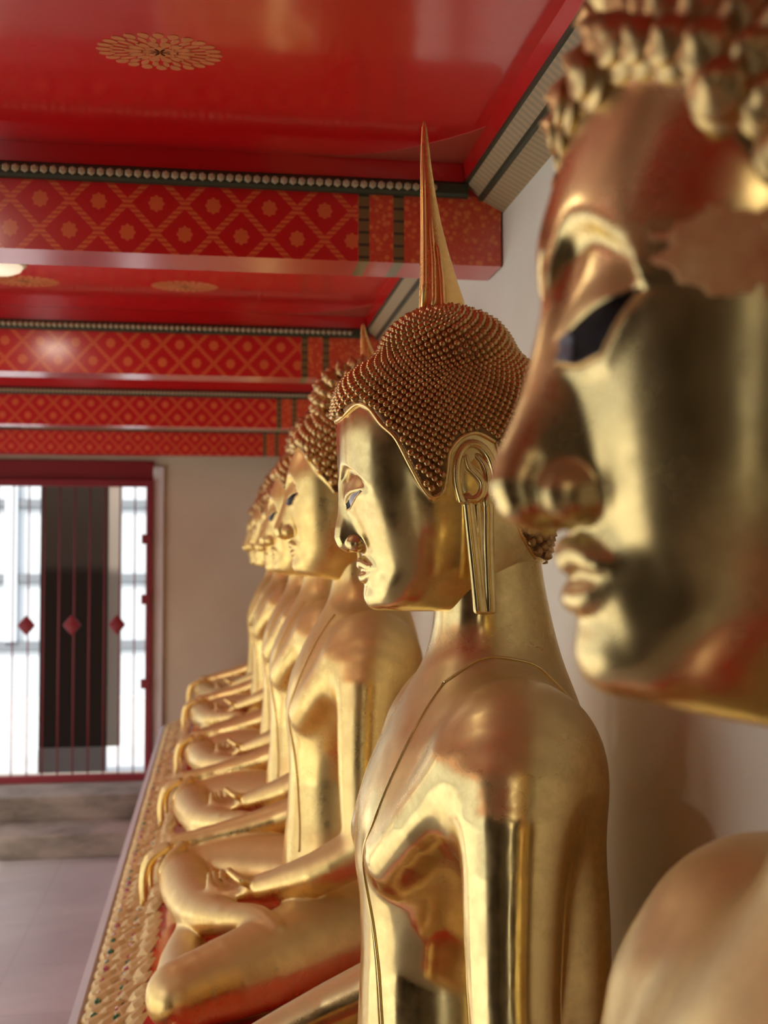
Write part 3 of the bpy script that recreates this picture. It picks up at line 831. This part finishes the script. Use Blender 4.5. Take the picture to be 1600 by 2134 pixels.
# crinkled gold leaf stuck to the near statue's temple
def leaf_patch(root, hd):
    nu = 70; xs = np.linspace(-0.150, -0.050, nu); zs = np.linspace(0.185, 0.275, nu)
    X, Z = np.meshgrid(xs, zs); X = X.ravel(); Z = Z.ravel()
    lo = np.zeros(X.shape); hi = np.full(X.shape, -0.20)
    for _ in range(22):
        m = 0.5*(lo+hi); s_ = hd(X, m, Z) < 0
        lo = np.where(s_, m, lo); hi = np.where(s_, hi, m)
    r2 = np.random.default_rng(3)
    def blur(a, k):
        for _ in range(k):
            a = (a+np.roll(a, 1, 0)+np.roll(a, -1, 0)+np.roll(a, 1, 1)+np.roll(a, -1, 1))/5
        return a/np.abs(a).max()
    n1 = blur(r2.normal(size=(nu, nu)), 12); n2 = blur(r2.normal(size=(nu, nu)), 3)
    U, W_ = np.meshgrid(np.linspace(-1, 1, nu), np.linspace(-1, 1, nu))
    a = U*0.75+W_*0.55; b = -U*0.45+W_*0.85
    keep = ((-a/0.80)**2+(b/0.52)**2 + 0.55*n1+0.30*n2) < 0.72
    lift = (0.0006+0.0010*np.abs(n2)).ravel()
    V = to_obj(np.stack([X, lo-lift, Z], 1)); F = []
    for j in range(nu-1):
        for i in range(nu-1):
            if keep[j, i] and keep[j+1, i] and keep[j, i+1] and keep[j+1, i+1]:
                F.append([j*nu+i, j*nu+i+1, (j+1)*nu+i+1, (j+1)*nu+i])
    me = mesh_of('gold_leaf', V, F, M['leaf_patch'])
    bm = bmesh.new(); bm.from_mesh(me)
    bmesh.ops.delete(bm, geom=[v for v in bm.verts if not v.link_faces], context='VERTS')
    ex = bmesh.ops.solidify(bm, geom=bm.faces[:], thickness=0.0006)
    bmesh.ops.recalc_face_normals(bm, faces=bm.faces); bm.to_mesh(me); bm.free()
    me.polygons.foreach_set('use_smooth', np.ones(len(me.polygons), dtype=bool))
    tag(obj('gold_leaf', me, root), label='rough orange gold leaf stuck on the temple')
t = NT('gold_leaf_patch'); n1 = t.noise(60, 5, 0.65); n2 = t.noise(22, 4)
t.set(t.mix(t.ramp(n2, [(0.35, 0.0), (0.62, 1.0)]), (0.95, 0.62, 0.26, 1), (0.72, 0.30, 0.11, 1)), 0.42, 0.25); t.bump(n1, 0.6, 0.006)
M['leaf_patch'] = t.m
leaf_patch(s1, headB)

# the blurred statues farther down the row
FAR = [('blurred gilded statue just beyond the sharp one, its palm lying open in its lap', 0.162, 3.20, H-0.050, 1.0),
       ('second gilded statue beyond the sharp one, its nose showing past its neighbour', 0.165, 4.30, H-0.060, 1.0),
       ('third gilded statue beyond the sharp one, mostly hidden but for forearm and knees', 0.185, 5.40, H-0.075, 0.98),
       ('fourth gilded statue beyond the sharp one, its hand above the third statue', 0.175, 6.48, H-0.060, 0.94),
       ('farthest gilded statue of the row, close to the brown end wall', 0.18, 7.54, H-0.060, 0.94)]
for i, (lb, nx, yy, cz, sc) in enumerate(FAR):
    r_, hd, gm = statue(lb, nx, yy, cz, 'C', sc)
    add_curls(r_, headC, 760, np.array([-0.225, 0, 0.30]), 0.005, curlC, 'curl', 120 if i == 0 else 0, down=0.3)
    if i < 2: eyesB(r_, M['rim'], headC)
    flame_finial(r_, (-0.285, 0.560), 0.5)
    surf_tube(r_, 'robe_hem', body_sdf, ROBE_FRONT, 0.003, M['gold_far'], 0.001)
print('statues', round(time.time()-T0, 1))
# ------------------------------------------------------------------ the gallery (setting)
def plaster(name, col, dirt=0.25):
    t = NT(name)
    n1 = t.noise(1.6, 5, 0.6); n2 = t.noise(60, 4, 0.6)
    c = t.mix(t.math('MULTIPLY', t.ramp(n1, [(0.42, 0.0), (0.7, 1.0)]), dirt), (*col, 1), (col[0]*0.78, col[1]*0.70, col[2]*0.62, 1))
    t.set(c, 0.75); t.bump(t.math('ADD', n2, t.math('MULTIPLY', n1, 3)), 0.08, 0.004)
    return t.m
M['wall'] = plaster('cream_plaster', (0.84, 0.88, 0.74))
M['endwall'] = plaster('tan_plaster', (0.66, 0.58, 0.42), 0.35)
M['court'] = plaster('court_paving', (0.36, 0.37, 0.37), 0.5)
M['backwall'] = plain('back_wall_paint', (0.10, 0.065, 0.035), 0.7)
M['white'] = plaster('white_plaster', (0.78, 0.77, 0.74))

t = NT('red_lacquer')
n1 = t.noise(2.2, 4, 0.5); n2 = t.noise(14, 3, 0.5)
t.set(t.mix(n1, (0.58, 0.002, 0.005, 1), (0.74, 0.005, 0.008, 1)), t.math('ADD', 0.22, t.math('MULTIPLY', n2, 0.2)), 0.0, 1.0, 0.10)
t.b.inputs['Coat IOR'].default_value = 1.85
t.bump(t.math('ADD', n1, t.math('MULTIPLY', n2, 0.12)), 0.16, 0.03)
M['red'] = t.m
M['dark_red'] = plain('dark_red_paint', (0.24, 0.006, 0.010), 0.45, 0.0, 0.3)
M['gate_red'] = plain('gate_red_paint', (0.22, 0.012, 0.018), 0.5)
M['brown'] = plain('dark_brown_wood', (0.016, 0.010, 0.007), 0.7)
M['brown'].node_tree.nodes['Principled BSDF'].inputs['Specular IOR Level'].default_value = 0.1
M['print_gold'] = plain('ceiling_print_gold', (0.72, 0.28, 0.10), 0.38, 0.35)
M['corner_print'] = plain('corner_print_gold', (0.46, 0.075, 0.040), 0.38, 0.2)
M['green_dark'] = plain('cornice_green', (0.035, 0.045, 0.020), 0.5)
M['bead'] = plain('cornice_bead', (0.46, 0.40, 0.24), 0.4)
M['lamp_white'] = plain('lamp_cream', (0.85, 0.80, 0.62), 0.4)
M['green_glass'] = plain('green_glass_stud', (0.03, 0.16, 0.08), 0.1, 0.2, 0.8)
M['rose_glass'] = plain('rose_glass_stud', (0.45, 0.10, 0.14), 0.1, 0.2, 0.8)
M['leaf_gold'] = gold_mat('ornament_gold', base=(0.86, 0.62, 0.26), dark=(0.45, 0.28, 0.10), rough=(0.25, 0.45), patina=0.7, bump=0.3)

# painted beam face: gold lattice and roundels on red, then a green-edged band, then dense gold flower work
t = NT('painted_beam')
X, Y, Z = t.xyz()[0:3]
u = t.math('DIVIDE', t.math('ADD', X, 0.400), 0.131); v = t.math('DIVIDE', t.math('SUBTRACT', Z, H+0.818), 0.140)
u = t.math('ADD', u, 0.5)
a = t.math('ADD', u, v); b = t.math('SUBTRACT', u, v)
fa = t.math('SUBTRACT', t.math('FRACT', t.math('ADD', a, 20.0)), 0.5); fb = t.math('SUBTRACT', t.math('FRACT', t.math('ADD', b, 20.0)), 0.5)
aa = t.math('ABSOLUTE', fa); ab = t.math('ABSOLUTE', fb)
line = t.math('MAXIMUM', t.math('GREATER_THAN', aa, 0.425), t.math('GREATER_THAN', ab, 0.425))
inner = t.math('MAXIMUM', t.math('MULTIPLY', t.math('GREATER_THAN', aa, 0.455), 1.0), t.math('MULTIPLY', t.math('GREATER_THAN', ab, 0.455), 1.0))
rr = t.math('SQRT', t.math('ADD', t.math('POWER', aa, 2.0), t.math('POWER', ab, 2.0)))
ang = t.math('ARCTAN2', fa, fb)
rad = t.math('ADD', 0.185, t.math('MULTIPLY', t.math('COSINE', t.math('MULTIPLY', ang, 8.0)), 0.018))
disc = t.math('LESS_THAN', rr, rad)
hole = t.math('MULTIPLY', t.math('GREATER_THAN', rr, 0.06), 1.0)
beadn = t.math('ADD', 0.55, t.math('MULTIPLY', t.math('SINE', t.math('MULTIPLY', t.math('SUBTRACT', a, b), 40.0)), 0.35))
lat = t.math('MAXIMUM', t.math('MULTIPLY', line, beadn), t.math('MULTIPLY', disc, 0.75), clamp=True)
# flower work
vo = t.n('ShaderNodeTexVoronoi'); t.L(t.co.outputs['Object'], vo.inputs['Vector']); vo.inputs['Scale'].default_value = 62.0
fl = t.ramp(vo.outputs['Distance'], [(0.25, 1.0), (0.5, 0.25)])
flc = t.ramp(t.noise(90, 2), [(0.45, 0.2), (0.55, 0.8)])
floral = t.math('MAXIMUM', fl, t.math('MULTIPLY', flc, 0.5))
zone_r = t.math('GREATER_THAN', X, 0.449); zone_b = t.math('MULTIPLY', t.math('GREATER_THAN', X, 0.334), t.math('LESS_THAN', X, 0.449))
g1 = t.math('MULTIPLY', t.math('GREATER_THAN', X, 0.336), t.math('LESS_THAN', X, 0.362)); g2 = t.math('MULTIPLY', t.math('GREATER_THAN', X, 0.420), t.math('LESS_THAN', X, 0.446))
green = t.math('MAXIMUM', g1, g2)
dots = t.math('GREATER_THAN', t.math('SINE', t.math('MULTIPLY', Z, 210.0)), 0.75)
side = t.math('MAXIMUM', zone_r, zone_b)
pat = t.math('ADD', t.math('MULTIPLY', lat, t.math('SUBTRACT', 1.0, side)), t.math('MULTIPLY', floral, side))
ge = t.n('ShaderNodeNewGeometry'); sn = t.n('ShaderNodeSeparateXYZ'); t.L(ge.outputs['Normal'], sn.inputs[0])
pat = t.math('MULTIPLY', pat, t.math('GREATER_THAN', sn.outputs[2], -0.6))
col = t.mix(pat, (0.56, 0.002, 0.003, 1), (0.78, 0.19, 0.045, 1))
col = t.mix(green, col, (0.16, 0.12, 0.035, 1))
col = t.mix(t.math('MULTIPLY', green, dots), col, (0.03, 0.035, 0.015, 1))
t.set(col, 0.42, 0.0, 1.0, 0.2)
M['beam'] = t.m

t = NT('cornice_print')
X, Y, Z = t.xyz()[0:3]
s = t.math('SINE', t.math('MULTIPLY', Y, 260.0))
n = t.noise(120, 3)
c = t.mix(t.math('MULTIPLY', t.math('ADD', s, 1.0), 0.4), (0.50, 0.36, 0.19, 1), (0.30, 0.26, 0.15, 1))
c = t.mix(t.math('MULTIPLY', n, 0.4), c, (0.2, 0.2, 0.12, 1))
t.set(c, 0.5)
M['cornice'] = t.m

t = NT('grey_marble_floor')
n1 = t.noise(0.9, 6, 0.6, dist=0.8); n2 = t.noise(6.0, 5, 0.6)
X, Y, Z = t.xyz()[0:3]
jx = t.math('LESS_THAN', t.math('FRACT', t.math('DIVIDE', t.math('ADD', X, 20.13), 0.6)), 0.012)
jy = t.math('LESS_THAN', t.math('FRACT', t.math('DIVIDE', t.math('ADD', Y, 20.2), 0.6)), 0.012)
c = t.mix(t.ramp(n1, [(0.35, 0.0), (0.68, 1.0)]), (0.42, 0.43, 0.39, 1), (0.27, 0.26, 0.24, 1))
c = t.mix(t.math('MULTIPLY', n2, 0.3), c, (0.60, 0.56, 0.54, 1))
c = t.mix(t.math('MAXIMUM', jx, jy), c, (0.32, 0.29, 0.27, 1))
t.set(c, t.math('ADD', 0.28, t.math('MULTIPLY', n2, 0.2)))
M['floor'] = t.m
t = NT('worn_step_stone')
n1 = t.noise(2.2, 6, 0.65, stretch=(1, 1, 3)); n2 = t.noise(16, 4)
t.set(t.mix(t.ramp(n1, [(0.38, 0.0), (0.66, 1.0)]), (0.28, 0.24, 0.185, 1), (0.10, 0.085, 0.06, 1)), 0.7)
t.bump(n2, 0.3, 0.01)
M['step'] = t.m
M['ledge'] = plaster('ledge_stone', (0.55, 0.54, 0.52))

def S(o): o['kind'] = 'structure'; return o
WX = 0.69; LX = -2.45; Y0 = -3.4; Y1 = 8.5; CZ = H+0.950
S(MB().box(-2.75, WX+0.2, Y0, Y1, -0.12, 0.0).build('floor', M['floor']))
S(MB().box(WX, WX+0.25, Y0, Y1+0.3, 0.0, 3.2).build('wall_right', M['wall']))
S(MB().box(LX-0.3, WX+0.25, Y0, Y1+0.3, CZ, CZ+0.2).build('ceiling', M['red']))
S(MB().box(LX-0.3, -1.95, Y0-0.25, Y0, 0.0, 3.2).box(-1.65, WX, Y0-0.25, Y0, 0.0, 3.2).box(-1.95, -1.65, Y0-0.25, Y0, 2.45, 3.2).build('wall_back_added', M['backwall']))  # unseen dark wall added to darken reflections, its slit letting some light in
S(MB().box(-12, 6, -25, Y0-0.25, -0.25, 0.0).build('ground_court_back', M['court']))
# end wall with the gate opening
GX0, GX1, GZ0, GZ1 = -2.25, -0.44, 0.30, 2.44
ew = MB()
ew.box(GX1, WX, Y1, Y1+0.3, 0.0, CZ); ew.box(LX-0.3, GX0, Y1, Y1+0.3, 0.0, CZ); ew.box(GX0, GX1, Y1, Y1+0.3, GZ1+0.14, CZ); ew.box(GX0, GX1, Y1, Y1+0.3, 0, GZ0)
S(ew.build('wall_end', M['endwall']))
S(MB().box(GX0, GX1, Y1-0.03, Y1+0.1, GZ1, GZ1+0.14).build('trim_1', M['dark_red'], bevel=0.006))
S(MB().box(GX1, GX1+0.075, Y1-0.045, Y1, GZ0, GZ1+0.10).build('trim_2', M['white'], bevel=0.008))
# steps below the gate
S(MB().box(LX-0.3, -0.36, 7.95, Y1, 0.0, 0.30).build('step_upper', M['step'], bevel=0.012))
S(MB().box(LX-0.3, -0.36, 7.50, 7.95, 0.0, 0.15).build('step_lower', M['step'], bevel=0.012))
# ceiling beams, their cornices and the fascia above
bf = [-2.76, -0.94, 0.88, 2.70, 4.52, 6.34, 8.16]
BT = 0.145
leafless = None
for k, y in enumerate(bf):
    b = S(MB().box(LX, WX-0.005, y, y+BT, H+0.700, H+0.868).build('ceiling_beam', M['beam']))
    f = MB().box(LX, WX-0.005, y+0.004, y+BT-0.004, H+0.868, CZ).build('beam_fascia', M['red'], b)
    for s_, yy in ((-1, y), (1, y+BT)):
        c = MB()
        prof = [(yy, H+0.862), (yy+s_*0.014, H+0.862), (yy+s_*0.020, H+0.868), (yy+s_*0.020, H+0.892), (yy+s_*0.012, H+0.899), (yy, H+0.899)]
        c.prism_x(prof, LX, 0.60).build('beam_cornice', M['green_dark'], b)
    if y > 0:
        pitch = 0.021
        bm_ = bmesh.new(); bmesh.ops.create_icosphere(bm_, subdivisions=1, radius=0.0105)
        me_ = bpy.data.meshes.new('bead'); bm_.to_mesh(me_); bm_.free(); me_.materials.append(M['bead'])
        if y in (2.70,):
            for i in range(int((0.555+0.62)/pitch)):
                o = obj('bead', me_, b, (-0.62+i*pitch, y-0.020, H+0.880))
        else:
            vv = [tuple(v.co) for v in me_.vertices]; ff = [list(p.vertices) for p in me_.polygons]; V = []; F = []
            for i in range(int((0.555+1.3)/pitch)):
                o_ = len(V); V += [(x-1.3+i*pitch, yy_+y-0.020, z+H+0.880) for x, yy_, z in vv]; F += [[q+o_ for q in f_] for f_ in ff]
            tag(obj('beads', mesh_of('beads', V, F, M['bead']), b), kind='stuff')
    # cornice along the wall in the bay beyond this beam
    y2 = bf[k+1] if k+1 < len(bf) else Y1
    w_ = MB().prism_y([(WX, H+0.832), (WX-0.052, H+0.860), (WX-0.052, H+0.868), (WX, H+0.868)], y+BT, y2).build('wall_cornice', M['cornice'])
    S(w_)
    MB().prism_y([(WX, H+0.866), (WX-0.058, H+0.866), (WX-0.090, H+0.892), (WX-0.090, H+0.899), (WX, H+0.899)], y+BT, y2).build('cornice_moulding', M['cornice'], w_)
    MB().prism_y([(WX-0.050, H+0.858), (WX-0.060, H+0.858), (WX-0.062, H+0.868), (WX-0.050, H+0.870)], y+BT, y2).build('cornice_fillet', M['green_dark'], w_)
    MB().prism_y([(WX-0.088, H+0.893), (WX-0.096, H+0.893), (WX-0.096, H+0.904), (WX-0.088, H+0.904)], y+BT, y2).build('cornice_fillet', M['green_dark'], w_)
    MB().prism_y([(WX, H+0.899), (WX-0.094, H+0.899), (WX-0.100, CZ+0.002), (WX, CZ+0.002)], y+BT, y2).build('wall_fascia', M['red'], w_)

LAMP_W = 1.8
# gold printed ornaments on the ceiling
def petal_disc(name, cx, cy, rx, ry, label):
    mb = MB(); z1 = CZ-0.0012; z0 = CZ+0.002
    def petal(a, r0, r1, wd):
        ca, sa = math.cos(a), math.sin(a); pts = []
        for q, ww in ((0, 0.25), (0.35, 0.9), (0.7, 1.0), (0.9, 0.6), (1.0, 0.0)):
            pts.append((r0+(r1-r0)*q, ww*wd))
        out = [(r, w_) for r, w_ in pts]+[(r, -w_) for r, w_ in pts[:-1][::-1]]
        b = len(mb.v); n = len(out)
        for zz in (z1, z0):
            for r, w_ in out:
                x, y = r*ca-w_*sa, r*sa+w_*ca
                mb.v.append((cx+x*rx, cy+y*ry, zz))
        mb.f.append([b+i for i in range(n)]); mb.f.append([b+n+i for i in range(n)][::-1])
        for i in range(n): mb.f.append([b+i, b+n+i, b+n+(i+1) % n, b+(i+1) % n])
    for k in range(24): petal(2*math.pi*k/24, 0.74, 1.0, 0.085)
    for k in range(24): petal(2*math.pi*(k+0.5)/24, 0.50, 0.80, 0.050)
    for k in range(14): petal(2*math.pi*k/14, 0.26, 0.56, 0.085)
    for k in range(8): petal(2*math.pi*k/8, 0.02, 0.30, 0.085)
    o = mb.build(name, M['print_gold'])
    tag(o, label, 'ornament', 'gold rosettes on the red ceiling')
petal_disc('ceiling_rosette', -0.107, 2.18, 0.118, 0.080, 'large gold petalled rosette on the red ceiling before the first beam')
petal_disc('ceiling_rosette', -0.107, 4.10, 0.118, 0.080, 'gold rosette on the second ceiling bay, above the nearer beam\'s lower edge')
petal_disc('ceiling_rosette', -0.655, 4.10, 0.118, 0.080, 'gold rosette on the second ceiling bay at the picture\'s left border')
for y in (2.70, 4.52, 6.34):
    V = []; n = 12
    cx, cy = WX-0.098, y
    for k in range(n+1):
        t_ = k/n; V.append((cx-0.39*(1-t_)**1.0+0.0, cy-0.24*t_**2.2))
    P = V + [(cx, cy)]
    m_ = len(P)
    vs = [(x, yy, CZ-0.0012) for x, yy in P]+[(x, yy, CZ+0.002) for x, yy in P]
    fs = [[i for i in range(m_)], [m_+i for i in range(m_)][::-1]]+[[i, m_+i, m_+(i+1) % m_, (i+1) % m_] for i in range(m_)]
    o = obj('corner_ornament', mesh_of('corner_ornament', vs, fs, M['corner_print'], False))
    tag(o, {2.70: 'gold corner ornament on the ceiling behind the tall flame finial', 4.52: 'faint gold corner ornament on the second ceiling bay beside the wall', 6.34: 'gold corner ornament on the third ceiling bay beside the wall'}[y], 'ornament', 'gold corners on the red ceiling')
M['lamp_glow'] = NT('lamp_glow').set((0.85, 0.80, 0.62), 0.4).m
_b = M['lamp_glow'].node_tree.nodes['Principled BSDF']; _b.inputs['Emission Color'].default_value = (1.0, 0.86, 0.62, 1); _b.inputs['Emission Strength'].default_value = 0.5
for y, lb in ((3.86, 'small round cream ceiling lamp at the left border below the first beam'), (2.04, 'unseen round cream ceiling lamp added in the first bay for more light'),
              (-1.60, 'unseen round cream ceiling lamp added behind the near statue to brighten the wall')):  # first-bay and rear lamps are unseen, added to brighten wall and gold
    lm = empty('ceiling_lamp', (-0.70, y, CZ)); tag(lm, lb, 'lamp', 'ceiling lamps, one in each bay')
    MB().lathe([(0.0001, 0), (0.085, 0), (0.088, -0.006), (0.080, -0.012), (0.0001, -0.012)][::-1], (0, 0, 0.002), 28).build('lamp_base', M['lamp_white'], lm)
    MB().lathe([(0.0001, -0.034), (0.05, -0.031), (0.070, -0.022), (0.076, -0.010)], (0, 0, 0), 28).build('lamp_shade', M['lamp_glow'], lm, smooth=True)
    ld = bpy.data.lights.new('lamp_light', 'AREA'); ld.shape = 'DISK'; ld.size = 0.13; ld.energy = LAMP_W*(3.0 if y < 0 else 1.0); ld.color = (1.0, 0.86, 0.66)
    lo_ = bpy.data.objects.new('lamp_light', ld); COL.objects.link(lo_); lo_.parent = lm; lo_.location = (0, 0, -0.04)

# ------------------------------------------------------------------ gate at the end
g = empty('metal_gate', ((GX0+GX1)/2, Y1-0.06, GZ0))
tag(g, 'dark red barred gate with round studs across its middle, in the end wall', 'gate')
gx = (GX0+GX1)/2; gy = Y1-0.06
def gbox(name, x0, x1, y0, y1, z0, z1, mat=M['gate_red'], parent=g):
    return MB().box(x0-gx, x1-gx, y0-gy, y1-gy, z0-GZ0, z1-GZ0).build(name, mat, parent, bevel=0.003)
gbox('frame_post', GX1-0.045, GX1, gy-0.03, gy+0.03, GZ0, GZ1)
gbox('frame_post', GX0, GX0+0.045, gy-0.03, gy+0.03, GZ0, GZ1)
gbox('frame_rail', GX0+0.045, GX1-0.045, gy-0.025, gy+0.025, GZ0, GZ0+0.05)
gbox('frame_rail', GX0+0.045, GX1-0.045, gy-0.025, gy+0.025, GZ1-0.05, GZ1)
for i in range(16):
    x = GX1-0.125-i*0.105
    MB().tube([(x-gx, 0, 0.05), (x-gx, 0, GZ1-GZ0-0.05)], 0.0055, 6).build('gate_bar', M['gate_red'], g, smooth=True)
for i in range(5):
    x = -0.685-i*0.312
    s_ = MB()
    r_ = 0.062
    s_.lathe([(0.0, -r_*1.15), (r_*0.55, -r_*0.6), (r_, 0.0), (r_*0.55, r_*0.6), (0.0, r_*1.15)], (0, 0, 0), 12)
    o = s_.build('gate_stud', M['gate_red'], g, smooth=False); o.location = (x-gx, -0.012, 1.405-GZ0); o.scale = (1, 0.35, 1)
# bracket blocks on the right post
for z in (1.98, 1.55, 0.95): gbox('hinge', GX1-0.075, GX1-0.005, gy-0.05, gy-0.03, z, z+0.07)

# ------------------------------------------------------------------ outside: court, opposite building, dark door
M['outwhite'] = plain('sunlit_white_wall', (0.33, 0.37, 0.40), 0.8)
M['outgrey'] = plain('grey_panel', (0.10, 0.115, 0.13), 0.7)  # plain grey of the bands and some pilasters
M['roof'] = plain('orange_roof', (0.42, 0.13, 0.05), 0.6)
S(MB().box(-30, 12, Y1+0.3, 45, -0.25, 0.0).build('ground_court_end', M['court']))
S(MB().box(-30, -2.75, -30, Y1+0.3, -0.25, -0.1).build('ground_court_side', M['court']))
bl = empty('court_building', (-2.2, 16.0, 0)); tag(bl, 'bright white building with grey bands seen through the barred gate', 'building')
MB().box(-6, 6, 0, 3, 0, 5).build('wall', M['outwhite'], bl)
for z in (0.65, 1.55, 2.55): MB().box(-6, 6, -0.06, 0.0, z, z+0.10).build('band', M['outgrey'], bl)
for k in range(7):
    x = -1.8+k*0.62
    MB().box(x, x+0.16, -0.10, -0.01, 0.75, 3.2).build('pilaster', M['outgrey'] if k % 2 else M['outwhite'], bl)
MB().prism_x([(-0.8, 5), (3.6, 5), (1.5, 7.5)], -6.5, 6.5).build('roof', M['roof'], bl)
dd = empty('dark_wooden_door', (-1.11, 9.6, 0.0)); tag(dd, 'dark brown wooden door leaf standing open behind the barred gate', 'door')
MB().box(-0.275, 0.255, -0.03, 0.03, 0.36, 2.52).build('door_leaf', M['brown'], dd, bevel=0.004)
MB().box(0.255, 0.36, -0.02, 0.06, 0.36, 2.50).build('side_jamb', plain('weathered_jamb', (0.20, 0.17, 0.14), 0.7), dd, bevel=0.004)
MB().box(-0.275, 0.255, -0.05, 0.05, 0.10, 0.36).build('threshold', plain('threshold_stone', (0.10, 0.085, 0.08), 0.7), dd, bevel=0.006)
MB().box(-0.30, 0.38, -0.05, 0.10, 2.50, 2.62).build('lintel', M['dark_red'], dd, bevel=0.004)
MB().box(-0.36, 0.44, -0.08, 0.12, 0.0, 0.10).build('plinth_block', M['ledge'], dd, bevel=0.006)
# court side (left, outside the frame): the opening, its columns and the cloister opposite
S(MB().box(LX-0.3, LX, Y0, Y1, 2.45, CZ).build('lintel_left', M['white']))
M['panel'] = plain('added_wall_brown', (0.06, 0.035, 0.02), 0.6)
S(MB().box(LX-0.3, LX, Y0, 0.8, 0.0, 2.45).build('wall_left_added', M['panel']))  # unseen dark wall, added so the gold's near sides reflect dark
S(MB().box(LX, LX+0.05, -1.35, 0.35, 0.0, 2.3).build('door_added_1', M['brown']))  # unseen dark slab on the added wall, deepens the reflections
S(MB().box(-0.74, 0.3, Y0, Y0+0.05, 0.0, 2.4).build('door_added_2', M['brown']))  # another unseen dark slab, added for dark reflections
for i, y in enumerate((4.2, 7.4)):
    S(MB().box(LX-0.33, LX+0.03, y-0.18, y+0.18, -0.1, 2.45).build('column_court', M['white'], bevel=0.02))
ob = MB().box(-15, -13, -25, 30, -0.1, 4.2).build('wall_court', M['white']); S(ob)
S(MB().prism_y([(-12.3, 4.1), (-15.5, 4.1), (-15.5, 6.6)], -25, 30).build('roof_court', M['roof']))

# ------------------------------------------------------------------ plinth with its carved edge
PT = 0.755
S(MB().prism_y([(WX, 0), (-0.36, 0), (-0.36, 0.06), (-0.345, 0.10), (-0.345, 0.66), (-0.325, 0.70), (-0.185, PT), (WX, PT)], -0.6, 8.20).build('trim_plinth', M['red']))
S(MB().prism_y([(-0.365, 0.655), (-0.362, 0.655), (-0.362, 0.708), (-0.338, 0.718), (-0.325, 0.705)], -0.6, 8.20).build('trim_ledge', M['ledge']))
orn = empty('carved_leaf_edging', (-0.26, 5.4, 0.72)); tag(orn, 'gilded leaf-carved edging with glass studs along the red plinth rim', 'ornament')
def leaf_me():
    V = []; F = []
    rows = [(0.0, 0.020, 0.006), (0.25, 0.027, 0.014), (0.5, 0.022, 0.016), (0.78, 0.011, 0.012), (1.0, 0.0015, 0.004)]
    for q, ww, hh in rows:
        y = q*0.070
        V += [(-ww, y, 0), (-ww*0.45, y, hh*0.8), (0, y, hh), (ww*0.45, y, hh*0.8), (ww, y, 0)]
    for j in range(4):
        for i in range(4): F.append([j*5+i, j*5+i+1, (j+1)*5+i+1, (j+1)*5+i])
    F.append([0, 5, 10, 15, 20, 24, 19, 14, 9, 4][::1]); F.append([4, 3, 2, 1, 0])
    return mesh_of('ornament_leaf', V, F, M['leaf_gold'], False)
lme = leaf_me()
sl = Vector((0.140, 0, 0.055)).normalized(); nrm = Vector((-0.055, 0, 0.140)).normalized()
for row, (q, sc_, off) in enumerate(((0.0, 1.25, 0.0), (0.28, 1.3, 0.5), (0.56, 1.3, 0.0), (0.86, 1.3, 0.5))):
    for i in range(74):
        y = 2.45+(i+off)*0.077
        if y > 8.15: break
        base = Vector((-0.328, y, 0.700)) + sl*(q*0.150) + nrm*0.002
        lift = nrm*(0.55 if row == 3 else 0.28) + sl
        yv = lift.normalized(); xv = Vector((0, -1, 0)); zv = xv.cross(yv)
        m = Matrix((xv, yv, zv)).transposed().to_4x4()
        m = Matrix.Translation(base-orn.location) @ m @ Matrix.Rotation(random.uniform(-0.16, 0.16), 4, 'Z') @ Matrix.Scale(sc_*random.uniform(0.85, 1.15), 4)
        o = bpy.data.objects.new('ornament_leaf', lme); o.parent = orn; o.matrix_local = m; COL.objects.link(o)
for mname, ph in (('green_glass', 0.0), ('rose_glass', 0.5)):
    bm_ = bmesh.new()
    for i in range(60):
        y = 2.45+(i+ph)*0.095
        for q in (0.30, 0.75):
            p = Vector((-0.328, y+q*0.03, 0.700))+sl*(q*0.150)+nrm*0.022-orn.location
            bmesh.ops.create_icosphere(bm_, subdivisions=1, radius=0.0110, matrix=Matrix.Translation(p))
    me_ = bpy.data.meshes.new('glass_studs'); bm_.to_mesh(me_); bm_.free(); me_.materials.append(M[mname])
    tag(obj('glass_studs', me_, orn), kind='stuff')
# red lacquer pads that carry the statues
for o in [o for o in list(COL.objects) if o.get('category') == 'statue']:
    th = (o.location.z - PT)/o.scale[0]
    pb = MB().prism_y([(-(0.335-BF), -th), (-(0.325-BF), 0.0), (-(-0.47-BF), 0.0), (-(-0.47-BF), -th)], -0.515, 0.53)
    pb.build('base_pad', M['red'], o)
print('total', round(time.time()-T0, 1), 'tris', sum(len(o.data.polygons) for o in COL.objects if o.type == 'MESH')*2)
